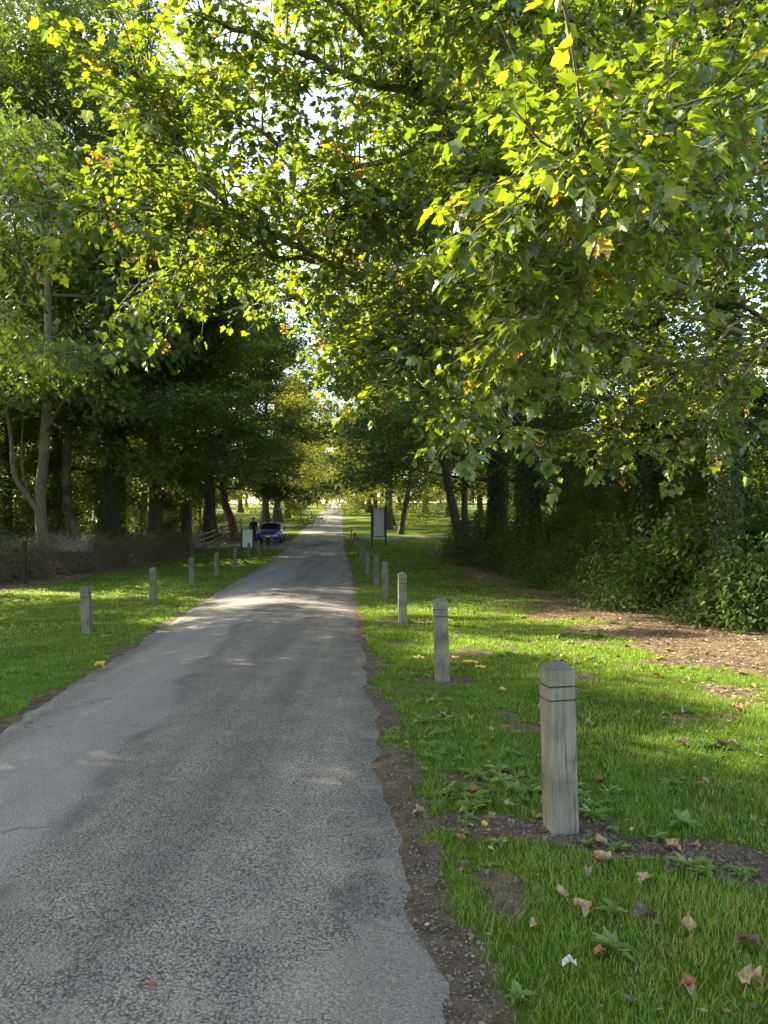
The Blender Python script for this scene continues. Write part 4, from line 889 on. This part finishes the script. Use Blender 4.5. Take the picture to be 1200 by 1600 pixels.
# ------------------------------------------------------------------ the near sycamore on the right: limbs reach over the lane
def near_sycamore():
    rng = np.random.default_rng(77)
    bx, by = 6.25, 13.4; bz = gz(bx, by)
    root = thing('sycamore_tree', 'big ivy-clad sycamore at right whose sunlit boughs overhang the lane', 'tree', (bx, by, bz))
    o = np.array([bx, by, bz])
    T, C, rg, tr, rad = tree_data(501, H=19, r0=.29, cb=6.5, R=7.5, nprim=22, nsec=6, low=.15, trunk=[(0, 0, 0), (.05, .05, 3), (-.1, 0, 6), (.05, .1, 10), (0, 0, 14), (.1, 0, 19)])
    limbs = [   # (column, row, distance) of points along each bough, base radius
        ([(1290, 395, 11.5), (1200, 372, 10), (1100, 366, 9), (1000, 352, 8.2), (900, 322, 7.6), (820, 300, 7.2), (740, 262, 6.9)], .085, 1.0),
        ([(1165, 200, 13), (1020, 215, 12), (880, 190, 11), (760, 172, 10.2), (640, 145, 9.6), (520, 105, 9), (400, 55, 8.6), (300, 20, 8.4)], .10, 1.0),
        ([(1160, 470, 13), (1000, 440, 12), (860, 400, 11), (760, 325, 10.2), (700, 200, 9.6), (640, 50, 9), (600, -120, 8.6)], .085, 1.0),
        ([(860, 400, 11), (720, 425, 10.2), (580, 425, 9.4), (470, 388, 8.8), (380, 345, 8.2), (300, 262, 7.8), (250, 190, 7.5), (212, 110, 7.3)], .06, 1.15),
        ([(470, 388, 8.8), (400, 350, 8.4), (300, 335, 8), (210, 328, 7.7), (130, 322, 7.4), (60, 305, 7.2)], .032, 1.15),
        ([(580, 425, 9.4), (480, 410, 9), (380, 400, 8.6), (290, 412, 8.3), (215, 440, 8.1)], .035, 1.1),
        ([(1160, 575, 13), (1060, 568, 11.5), (970, 535, 10), (880, 500, 8.8), (790, 500, 8), (700, 520, 7.5), (620, 560, 7.2)], .085, .8),
        ([(880, 500, 8.8), (820, 560, 7.6), (770, 610, 6.8), (735, 650, 6.3)], .03, .7),
        ([(1160, 520, 13), (1000, 470, 11.5), (850, 440, 10), (720, 455, 9), (610, 500, 8.3), (560, 560, 7.9)], .05, .8),
        ([(1300, 60, 9), (1200, 105, 7.2), (1100, 160, 6), (1000, 205, 5.2), (920, 240, 4.7), (860, 275, 4.4)], .05, 1.2),
        ([(1290, -60, 10), (1120, 5, 9), (950, 30, 8), (800, 20, 7.2), (660, -20, 6.6)], .07, 1.0),
        ([(1290, 250, 9), (1180, 270, 7.6), (1060, 300, 6.6), (950, 360, 5.9), (870, 420, 5.5), (820, 480, 5.3)], .045, 1.0),
        ([(1165, 330, 13), (1010, 300, 11), (860, 270, 9.5), (720, 300, 8.6), (600, 330, 8.0), (520, 290, 7.6)], .06, 1.0),
        ([(760, 172, 10.2), (650, 230, 9.6), (560, 260, 9.2), (460, 240, 8.9), (370, 180, 8.6), (300, 120, 8.4)], .045, 1.0),
        ([(640, 145, 9.6), (560, 40, 9), (470, -40, 8.6), (380, -110, 8.3)], .05, 1.0),
        ([(1000, 60, 12), (880, 90, 11), (760, 60, 10.4), (640, 20, 10), (520, -20, 9.6)], .06, .9),
        ([(1165, 420, 13), (1040, 380, 12), (940, 420, 11), (840, 480, 10.4), (740, 470, 10), (650, 440, 9.6)], .05, .8),
        ([(1165, 250, 13), (1060, 130, 11), (960, 90, 10), (870, 130, 9.3), (790, 210, 8.8), (720, 290, 8.5)], .05, .9),
        ([(1300, 180, 12), (1200, 200, 11), (1110, 240, 10.4), (1030, 290, 10), (950, 330, 9.7), (880, 370, 9.5)], .05, .8),
        ([(600, -120, 8.6), (520, -260, 8), (420, -400, 7.4), (300, -500, 7)], .045, 1.0),
        ([(660, -20, 6.6), (560, -160, 6), (430, -330, 5.4), (260, -480, 5)], .045, 1.0),
        ([(470, 388, 8.8), (440, 310, 9.0), (405, 215, 9.3), (372, 120, 9.5)], .03, 1.0),
        ([(720, 425, 10.2), (600, 470, 10.8), (500, 480, 11.2), (430, 450, 11.5), (385, 400, 11.8)], .04, .9),
        ([(760, 325, 10.2), (650, 340, 11), (540, 350, 11.8), (450, 330, 12.4), (390, 280, 12.8)], .05, .9),
        ([(940, 420, 11), (850, 540, 10.5), (790, 600, 10.2), (720, 640, 10)], .03, .7),
        ([(1160, 500, 12.6), (1080, 560, 11), (1000, 640, 10), (940, 690, 9.6)], .03, .8),
        ([(1290, 480, 9.5), (1220, 520, 8.6), (1150, 600, 8.2), (1090, 680, 8)], .03, .7),
    ]
    P, D, Nn, Sz, Tn = [], [], [], [], []
    def leaf(p, d, n, s, t): P.append(p); D.append(d); Nn.append(n); Sz.append(s); Tn.append(t)
    for pts, r, dens in limbs:
        w = np.array([pix(*q) for q in pts])-o
        L = np.linalg.norm(np.diff(w, axis=0), axis=1).sum(); n = max(12, int(L/.3)); c = catmull(w, n)
        c[1:-1] += rng.normal(0, .025, (n-2, 3)); T.add(c, r*np.linspace(1, .16, n)**.9, 7)
        ns = int(L*10.2*dens)
        for k in range(ns):
            s = .16+.84*(k+rng.random())/ns; q = s*(n-1)-1e-6; a = int(q); p0 = c[a]+(c[a+1]-c[a])*(q-a); td = unit(c[a+1]-c[a])
            sd = unit(np.cross(td, [0, 0, 1]))*(1 if k % 2 else -1)
            d1 = unit(td*rng.uniform(.2, .9)+sd*rng.uniform(.3, 1)+np.array([0, 0, rng.normal(.02, .42)]))
            L1 = rng.uniform(.45, 1.35)*(1.15-.45*s); B = bend(rng, p0, d1, L1, 6, .16, -.05)
            T.add(B, max(.0035, min(.012, r*.3))*np.linspace(1, .35, 6), 4)
            br_t = np.clip(rng.normal(.45, .17), .05, .85)
            tw = [(B[2:], 1)]
            for m in range(3):
                a2 = rng.integers(1, 5); d2 = unit(unit(B[a2+1]-B[a2])*.7+rng.normal(0, .75, 3)*[1, 1, .55]); b2 = bend(rng, B[a2], d2, L1*rng.uniform(.3, .6), 4, .14, -.05)
                T.add(b2, .0035*np.linspace(1, .5, 4), 3); tw.append((b2[1:], 1))
            for b2, _ in tw:
                for jj, p in enumerate(b2):
                    last = jj == len(b2)-1
                    tdir = unit(b2[jj]-b2[jj-1]) if jj else unit(b2[1]-b2[0])
                    for m in range(4 if last else 2):
                        az = rng.random()*2*PI; side = np.array([math.cos(az), math.sin(az), 0])
                        d = unit(tdir*(.9 if last else .3)+side*.9+np.array([0, 0, -.35+rng.normal(0, .28)]))
                        pet = rng.uniform(.02, .09)
                        nn = np.array([rng.normal(0, .38), rng.normal(0, .38), 1.0])
                        t = np.clip(br_t+rng.normal(0, .13), 0, .9)
                        if rng.random() < .009: t = rng.uniform(.93, 1)
                        leaf(p+d*pet, d, nn, .090*rng.uniform(.5, 1.4), t)
            if rng.random() < .13:                                          # hanging bunches of dry seeds
                e = B[-1]
                for m in range(14): leaf(e+rng.normal(0, .03, 3)-[0, 0, .05+.008*m], unit(np.array([*rng.normal(0, .5, 2), -1])), rng.normal(0, 1, 3), .035, rng.uniform(.955, 1))
    # long bare twig that hangs in front
    c = catmull(np.array([pix(*q) for q in [(945, 340, 5.6), (930, 415, 5.5), (905, 465, 5.4), (880, 505, 5.3), (872, 545, 5.2), (866, 585, 5.2)]])-o, 16); 
    link('trunk', T.build('trunk', M['bark_moss']), root)
    T2 = Tubes(); T2.add(c, .009*np.linspace(1, .35, 16), 5)
    for q0, q1 in ((6, (845, 545, 5.1)), (9, (846, 552, 5.1))): T2.add(np.array([c[q0], (c[q0]+pix(*q1)-o)/2+[0, 0, .02], pix(*q1)-o]), [.005, .004, .002], 4)
    link('twig', T2.build('twig', M['pale_twig']), root)
    P2, D2, N2, S2, t2 = clusters_to_leaves(rg, C, 46, .62, .22, .11, .35, .45)
    Pn = np.array(P); print('sycamore leaves', len(Pn), len(P2))
    link('crown', leaves_mesh('crown', np.concatenate([Pn]), np.array(D), np.array(Nn), np.array(Sz), SYC, M['syc_leaf'], np.array(Tn)), root)
    link('upper_crown', leaves_mesh('upper_crown', P2, D2, N2, S2, SYC_M, M['syc_leaf'], t2), root)
    link('ivy', ivy_mesh(rg, tr, rad, .1, 11, 2200, .10, .06), root)
near_sycamore()

# ------------------------------------------------------------------ other trees: a few grown originals, then copies
V = {}
V['broad'] = tree_meshes(11, M['dark_leaf'], M['bark_dark'], RHOMB, 58, .72, .22, .17, H=19, r0=.34, cb=3.2, R=6.6, nprim=26, hang=-.07)
V['tall'] = tree_meshes(12, M['dark_leaf'], M['bark_dark'], RHOMB, 56, .72, .24, .17, H=24, r0=.33, cb=4.2, R=5.8, nprim=30, hang=-.06)
V['ash'] = tree_meshes(13, M['ash_leaf'], M['bark_pale'], PINN, 17, .85, .35, .30, .55, .5, H=25, r0=.25, cb=5, R=6.2, nprim=30, nsec=6, low=.35, hang=-.06, trunk=[(0, 0, 0), (.06, 0, 1.2), (-.05, .1, 3), (.1, .15, 5), (.25, .1, 9), (.2, .2, 15), (.3, .2, 25)])
V['lean'] = tree_meshes(14, M['ash_leaf'], M['bark_pale'], PINN, 15, .8, .35, .28, .5, .5, H=18, r0=.27, cb=5, R=5, nprim=22, low=.3, trunk=[(0, 0, 0), (-.15, 0, 1.3), (-.55, .1, 2.8), (-.62, .2, 4.5), (-.5, .2, 8), (-.4, .2, 18)])
V['lime'] = tree_meshes(15, M['lime_leaf'], M['bark_dark'], RHOMB, 34, .8, .2, .21, H=16, r0=.42, cb=2.6, R=7.2, nprim=24, low=.0, hang=-.1, flare=2.1)
V['syc'] = tree_meshes(16, M['dark_leaf'], M['bark_dark'], SYC_M, 38, .7, .22, .125, H=18, r0=.20, cb=3.2, R=6.4, nprim=26, low=.1, hang=-.06)
V['bent'] = tree_meshes(17, M['dark_leaf'], M['bark_dark'], SYC_M, 36, .72, .22, .125, H=16, r0=.22, cb=4.0, R=6.4, nprim=26, low=.12, hang=-.05, trunk=[(0, 0, 0), (-.25, 0, 1.5), (-.75, .1, 4), (-1.0, .2, 7), (-1.1, .3, 16)])
V['thicket'] = tree_meshes(19, M['dark_leaf'], M['bark_dark'], RHOMB, 34, .6, .3, .16, H=7, r0=.09, cb=.5, R=3.2, nprim=22, low=.5, hang=-.05)
V['far'] = tree_meshes(18, M['lime_leaf'], M['bark_dark'], RHOMB, 20, .95, .3, .36, H=14, r0=.35, cb=1.5, R=6.5, nprim=18, low=.1)
rgi = np.random.default_rng(64)
ivies = {k: ivy_mesh(rgi, V[k][2], V[k][3], .1, 9, 1500, .2, .07) for k in ('tall', 'syc')}
def tree(kind, label, x, y, rz, sc=1.0, group=None, ivy=None, name='tree'):
    return put_tree(name, label, V[kind], (x, y, gz(x, y)), rz, (sc, sc, sc) if np.ndim(sc) == 0 else sc, group, ivies[ivy] if ivy else None)
GL, GR, GA, GF = 'trees of the left wood', 'trees of the right wood', 'avenue trees along the far lane', 'trees beyond the fields'
# left wood
r1 = tree('ash', 'tall pale-barked forked tree with feathery leaves behind the dead hedge', -13.6, 29.2, .3, 1.0, GL, name='ash_tree')
T = Tubes(); T.add(catmull([(.0, 0, 2.3), (-.5, -.05, 3.1), (-.95, -.1, 3.9), (-1.1, 0, 5.5), (-1.5, .1, 8)], 14), np.linspace(.13, .06, 14), 8); T.add(catmull([(-.5, -.05, 3.1), (-.75, .3, 4.6), (-.7, .6, 7)], 10), np.linspace(.07, .03, 10), 6)
link('limb', T.build('limb', M['bark_pale']), r1)
tree('lean', 'pale trunk leaning left beside the forked tree behind the dead hedge', -13.7, 33.0, 0, 1.0, GL, name='ash_tree')
for kind, x, y, rz, sc, lab in [('tall', -12.6, 34, 1.0, 1.15, 'thick dark ivy-clad trunk right of the pale leaning tree'), ('broad', -12.0, 38.5, 2.2, 1.1, 'dark tree standing second right of the pale leaning tree'), ('tall', -12.9, 42, 3.3, 1.0, 'slim dark tree third along the left wood edge'),
    ('broad', -12.4, 46.2, 4.1, 1.05, 'dark spreading tree behind the start of the rail fence'), ('tall', -16.5, 37, .4, 1.1, 'dark tall tree in the second rank of the left wood'), ('broad', -17.5, 45, 5.2, 1.1, 'dark broad tree deep in the left wood'), ('tall', -17, 33, 2.9, 1.0, 'dark tree at the left edge behind the forked ash'),
    ('broad', -12.6, 52.5, .9, 1.15, 'large dark tree with low crown behind the rail fence'), ('broad', -14, 60, 2.6, 1.1, 'dark tree at the far end of the rail fence'), ('tall', -18, 54, 1.4, 1.1, 'dark tree behind the rail fence trees')]:
    tree(kind, lab, x, y, rz, sc, GL, 'tall' if 'ivy' in lab else None, 'ash_tree' if kind == 'ash' else 'woodland_tree')
V2 = (V['lean'][0].copy(),)+V['broad'][1:2]; V2[0].materials[0] = M['bark_red']
put_tree('woodland_tree', 'leaning red-brown trunk lit by the sun near the blue car', V2, (-11.6, 57, gz(-11.6, 57)), .1, (1.35, 1.35, 1.0), GL)
# right wood
for kind, x, y, rz, sc, lab, iv in [('syc', 6.6, 18.2, .5, (1.2, 1.2, 1.1), 'thick ivy-covered trunk left of the big sycamore', 'syc'), ('syc', 9.2, 16.5, 1.1, .95, 'leafy tree behind the big sycamore', None), ('syc', 5.1, 26, 2.3, (1.25, 1.25, 1.2), 'dark tree in the middle of the right wood edge', 'syc'), 
    ('syc', 4.9, 32, 3.9, (1.3, 1.3, 1.25), 'dark tree just right of the leaning trunk', 'syc'), ('bent', 4.0, 38, .2, (1.2, 1.2, 1.25), 'dark leaning trunk at the left end of the right wood', None), ('syc', 7.6, 37, 5.5, .9, 'dark tree deep in the right wood near its far end', None), ('syc', 5.4, 49.0, 1.2, (1.25, 1.25, 1.2), 'leafy tree standing behind the notice board, overhanging the lane', None), ('syc', 6.6, 44.5, 3.1, (1.2, 1.2, 1.15), 'leafy tree at the far corner of the right wood', None)]:
    tree(kind, lab, x, y, rz, sc, GR, iv, 'woodland_tree' if kind in ('tall', 'broad') else 'sycamore_tree')
tree('bent', 'dark slanting trunk on the lawn behind the tall notice board', 1.35, 60, 2.7, (1.15, 1.15, 1.1), GA, name='sycamore_tree')
tree('syc', 'spreading tree behind the notice board whose crown closes over the far lane', .5, 68, 4.2, (1.3, 1.3, 1.25), GA, name='sycamore_tree')
# unseen trees added outside the picture on the left to shade the lane
for kind, x, y, rz, sc in [('broad', -15, 12.0, .3, (.95, .95, .66)), ('broad', -12.6, 10.2, 2.2, (.8, .8, .52)), ('broad', -15.8, 18.0, 1.3, (.85, .85, .62)), ('broad', -14.2, 15.2, 4.3, (.8, .8, .57)), ('tall', -17, 3, 1.3, .9), ('broad', -13, -4, 2.0, .9)]:
    tree(kind, 'unseen tree added left of the camera to shade the lane', x, y, rz, sc, GL, name='woodland_tree')
for k, (x, y, s) in enumerate([(-18.5, 28, .9), (-18, 34, 1), (-19.5, 39, 1.1), (-18.5, 43, .9), (-19.5, 49, 1.1), (-17, 52, .9), (-18, 58, 1.0), (-16, 64, 1.0), (-21, 31, 1.1), (-15.5, 47, .7), (-15.6, 33.5, .7)]):
    tree('thicket', f'{ordw[k] if k < 10 else "last"} leafy undergrown sapling behind the trunks of the left wood', x, y, k*1.9, s, 'saplings in the woods', name='sapling')
for k, (x, y, s) in enumerate([(8.3, 16.2, .65), (7.6, 20.2, .62), (7.0, 24.5, .6), (11.5, 15, .8), (10.8, 27, .7), (9.2, 40, .7), (7.9, 22.2, .6), (7.2, 27.3, .6), (8.6, 13.6, .6)]):
    tree('thicket', f'{ordw[k]} leafy undergrown sapling between the trunks of the right wood', x, y, k*2.3, s, 'saplings in the woods', name='sapling')
tree('ash', 'slender unseen ash added on the left to dapple the sunlit lane', -14.5, 22.3, 1.0, (.3, .3, .53), GL, name='ash_tree')  # narrow tree out of view, added to break up the sunlit lane patch
# avenue
av = [('left', -12.0, 75), ('left', -12.9, 89), ('left', -13.6, 103), ('left', -14.6, 118), ('left', -15.8, 136), ('left', -17.2, 158), ('left', -19, 184), ('right', .5, 78), ('right', -.2, 93), ('right', -1.4, 109), ('right', -2.6, 126), ('right', -4.3, 147), ('right', -6.2, 170), ('right', -9, 200), ('left', -21, 215), ('right', -8.5, 226), ('right', -12.5, 262), ('left', -19.5, 250)]
ct = {'left': 0, 'right': 0}
for k, (sd, x, y) in enumerate(av):
    lab = f'{ordw[ct[sd]]} yellow-green avenue tree on the {sd} of the far lane'; ct[sd] += 1
    tree('lime', lab, x, y, k*1.7, (lambda q: (q, q, q*1.3))((.95+.12*math.sin(k*2.1))*(1 if k < 15 else 1.25)), GA, name='lime_tree')
for k, (x, y) in enumerate([(11, 84), (16, 78), (9.5, 108), (15.5, 100), (22, 92), (7, 125), (3, 140)]):
    tree('lime', f'{ordw[k]} low-crowned tree on the sunlit park lawn right of the lane', x, y, k*2.2+.5, (.95, .95, 1.15), 'trees on the park lawn', name='lime_tree')
for k, (x, y) in enumerate([(-26, 84), (-29, 100), (-29, 68), (-25, 128)]):
    tree('lime', f'{ordw[k]} low-crowned tree on the sunlit park lawn left of the lane', x, y, k*2.6+.2, (.95, .95, 1.15), 'trees on the park lawn', name='lime_tree')
rf = random.Random(3)
far = [(-30+rf.uniform(-3, 3), 70+k*9) for k in range(5)]+[(rf.uniform(-70, -42), 60+k*12) for k in range(7)]+[(14+k*9+rf.uniform(-3, 3), 105+rf.uniform(-12, 30)) for k in range(8)]+[(10+k*7.5+rf.uniform(-3, 3), 165+rf.uniform(-12, 30)) for k in range(12)]+[(-32-k*6+rf.uniform(-3, 3), 130+rf.uniform(-12, 30)) for k in range(8)]+[(28+rf.uniform(-3, 6), 32+k*10) for k in range(6)]+[(-60+k*9, 250+rf.uniform(-15, 25)) for k in range(14)]+[(75+rf.uniform(-5, 5), 40+k*14) for k in range(5)]
for k, (x, y) in enumerate(far):
    if abs(x) > y*.56+8: continue
    tree('far', f'pale tree far beyond the field on the {"left" if x < -22 else "right" if x > 12 else "crest at the lane end"}', x, y, k*1.3, rf.uniform(.75, 1.15), GF, name='field_tree')

# ------------------------------------------------------------------ bushes
def bush_meshes(seed, w, h, n, per, size, tpl, mat, flat=.5, crad=.3):
    rng = np.random.default_rng(seed); T = Tubes(); C = []
    for k in range(n):
        a = rng.random()*2*PI; r = math.sqrt(rng.random()); z = h*(1-r**2.2)**.5*rng.uniform(.35, 1.05)*(.75+.5*vnoise(a*1.2+seed, r*3))
        p = np.array([math.cos(a)*r*w, math.sin(a)*r*w, max(.08, z)]); C.append(p)
        if k % 4 == 0:
            b = np.array([p[0]*.35, p[1]*.35, -.05]); m = (b+p)/2+rng.normal(0, .12, 3)+[0, 0, .15*h]; T.add(catmull([b, m, p], 7), np.linspace(.012, .004, 7), 4)
    P, D, Nn, S_, t = clusters_to_leaves(rng, np.array(C), per, crad, flat, size, .4, .6)
    return T.build('stems', M['twig']), leaves_mesh('foliage', P, D, Nn, S_, tpl, mat, t)
BU = {'nettle': bush_meshes(1, 1.7, 1.7, 520, 12, .15, OVAL, M['bush_leaf']), 'bramble': bush_meshes(2, 1.6, 1.35, 420, 16, .085, OVAL, M['bush_leaf']), 'laurel': bush_meshes(3, 1.9, 2.1, 420, 18, .11, RHOMB, M['dark_leaf']), 'low': bush_meshes(4, 1.1, .55, 240, 11, .075, OVAL, M['bush_leaf']), 'scrub': bush_meshes(5, 2.2, 2.6, 460, 14, .14, RHOMB, M['dark_leaf'])}
def bush(kind, label, x, y, rz, sc, group, name='bush'):
    t = thing(name, label, 'bush', (x, y, gz(x, y)), rz, group); t.scale = (sc, sc, sc) if np.ndim(sc) == 0 else sc
    link('stems', BU[kind][0], t); link('foliage', BU[kind][1], t)
GB = 'bushes along the front of the right wood'
for kind, x, y, rz, sc, lab in [('nettle', 7.9, 14.3, .4, (1.1, 1.1, 1.55), 'large-leaved tall bush at the right edge under the sycamore'), ('nettle', 7.0, 16.2, 2.0, (1.1, 1.1, 1.25), 'large-leaved bush left of the rightmost one'), ('bramble', 6.6, 18.6, 1.0, (1, 1, 1.5), 'bramble bush at the foot of the ivy-covered trunk'),
    ('bramble', 6.2, 21.4, 3.0, (1.05, 1.05, 1.35), 'small-leaved bramble bush in the middle of the wood edge'), ('bramble', 5.7, 24.6, 4.4, (1, 1, 1.45), 'bramble bush second from the dark laurel'), ('laurel', 5.5, 28.5, .7, .95, 'dark bush next to the laurel at the wood end'),
    ('laurel', 4.9, 33, 2.2, 1.0, 'big dark laurel bush at the left end of the wood edge'), ('laurel', 5.1, 38.5, 3.6, 1.1, 'dark laurel bush farthest along the wood edge'), ('scrub', 9.2, 18.5, .2, .65, 'dark scrub behind the large-leaved bushes'), ('scrub', 8.7, 25, 1.3, .6, 'dark scrub behind the brambles'), ('scrub', 8.3, 32, 2.4, .6, 'dark scrub behind the laurel'),
    ('nettle', 6.7, 12.5, 1.3, (.75, .75, .85), 'large-leaved bush hiding the foot of the big sycamore'), ('low', 5.9, 13.2, .3, .8, 'low weedy bush spilling onto bare earth at right'), ('low', 5.2, 15.6, 1.4, .9, 'low ground bush in front of the large-leaved bushes'), ('low', 5.0, 18.4, 2.5, .8, 'low ground bush in front of the ivy-covered trunk'), ('low', 4.7, 21.5, 3.6, .8, 'low ground bush in front of the brambles'), ('low', 6.7, 12.2, 4, .7, 'low bright bush at the bottom right of the wood edge')]:
    bush(kind, lab, x, y, rz, sc, GB)
for k, (x, y, sc, kd) in enumerate([(-14.6, 27, .7, 'scrub'), (-14.8, 32, .75, 'scrub'), (-14.6, 36, .6, 'laurel'), (-15, 40.5, .7, 'scrub'), (-14.4, 45, .6, 'laurel'), (-14.8, 50, .7, 'scrub'), (-13.3, 54.5, .6, 'laurel'), (-17.5, 26, .9, 'scrub')]):
    bush(kd, f'{ordw[k]} dark bush behind the hedge and fence of the left wood', x, y, k*1.1, sc, 'bushes in the left wood')

# low ground ivy and nettles creeping out below the bushes
def ground_cover():
    rng = np.random.default_rng(88); n = 9000; y = rng.uniform(10.5, 42, n); e = np.interp(y, [10, 13, 20, 30, 42], [6.3, 5.6, 4.4, 3.6, 3.1]); x = e+np.abs(rng.normal(0, .55, n))+.5*fbm(y*.8, y*0+3, 3)
    k = fbm(x*1.4, y*1.4, 3) > .45; x, y = x[k], y[k]; n = len(x); a = rng.random(n)*6.3
    P = np.column_stack([x, y, ground_h(x, y)+rng.random(n)**2*.28]); D = np.column_stack([np.cos(a), np.sin(a), rng.normal(-.1, .3, n)]); Nn = np.column_stack([rng.normal(0, .4, (n, 2)), np.ones(n)])
    tag(link('undergrowth', leaves_mesh('undergrowth', P, D, Nn, rng.uniform(.05, .12, n), OVAL, M['bush_leaf'], rng.random(n)*.9)), 'creeping nettles and ground ivy along the foot of the right-hand bushes', 'undergrowth', kind='stuff')
ground_cover()

# ------------------------------------------------------------------ dead brush hedge on the left
def brush_hedge():
    rng = np.random.default_rng(99); T = Tubes(); path = catmull([(-15.2, 21.5), (-13.4, 24.5), (-12.6, 28), (-12.0, 33), (-11.7, 38), (-11.6, 42.5)], 80)
    o = np.array([-13, 28, gz(-13, 28)])
    tops = .95+.95*fbm(np.arange(80)*.23, np.arange(80)*0+2, 3)
    N_ = 6500
    for k in range(N_):
        s = rng.random()*78; a = int(s); c = path[a]+(path[a+1]-path[a])*(s-a); t = unit(path[a+1]-path[a]); nr = np.array([-t[1], t[0]])
        h = tops[a]; u = rng.normal(0, .36)
        z0 = rng.random()**.8*h*.95*math.exp(-.5*(u/.75)**2); xy = c+nr*u; p0 = np.array([xy[0], xy[1], base_h(xy[0], xy[1])+z0])-o
        d = np.array([*(t*rng.normal(0, .8)+nr*rng.normal(0, .55)), rng.normal(.05, .6)]); B = bend(rng, p0, unit(d), rng.uniform(.4, 1.5), 5, .22, -.07)
        B[:, 2] = np.minimum(B[:, 2], base_h(xy[0], xy[1])-o[2]+h*1.0+.5*rng.random()**3)
        T.add(B, rng.uniform(.003, .013)*np.linspace(1, .4, 5), 3)
    root = thing('brush_hedge', 'low hedge of tangled dead brown twigs along the left lawn', 'hedge', tuple(o))
    link('twigs', T.build('twigs', M['twig']), root)
    n = 9000; s = rng.random(n)*78; a = s.astype(int); c = path[a]; u = rng.normal(0, .34, n); P = np.column_stack([c[:, 0]+u, c[:, 1]+rng.normal(0, .3, n), base_h(c[:, 0], c[:, 1])+rng.random(n)*tops[a]*.95])-o
    m = mat_leaf('withered_leaf', [(0, (.04, .03, .02)), (.6, (.11, .085, .055)), (1, (.2, .17, .11))], (1, .9, .7), .2, .8, .2)
    link('leaves', leaves_mesh('leaves', P, rng.normal(0, 1, (n, 3)), rng.normal(0, 1, (n, 3)), rng.uniform(.04, .10, n), RHOMB, m, rng.random(n)), root)
brush_hedge()
# dry pale grass tuft growing on the hedge top, and a bare dead branch hanging before the dark trunks
rg = np.random.default_rng(6); T = Tubes(); x0, y0, _ = pix(100, 850, 27.6)
for k in range(260):
    b = np.array([rg.normal(0, .42), rg.normal(0, .35), 0]); T.add(bend(rg, b, unit(np.array([rg.normal(0, .5), rg.normal(0, .5), 1])), rg.uniform(.4, .9), 5, .1, -.12), .005*np.linspace(1, .3, 5), 3)
t = thing('grass_tuft', 'tuft of pale dry grass on top of the dead hedge', 'grass tuft', (x0, y0, gz(x0, y0)+.95)); link('stalks', T.build('stalks', M['pale_twig']), t)
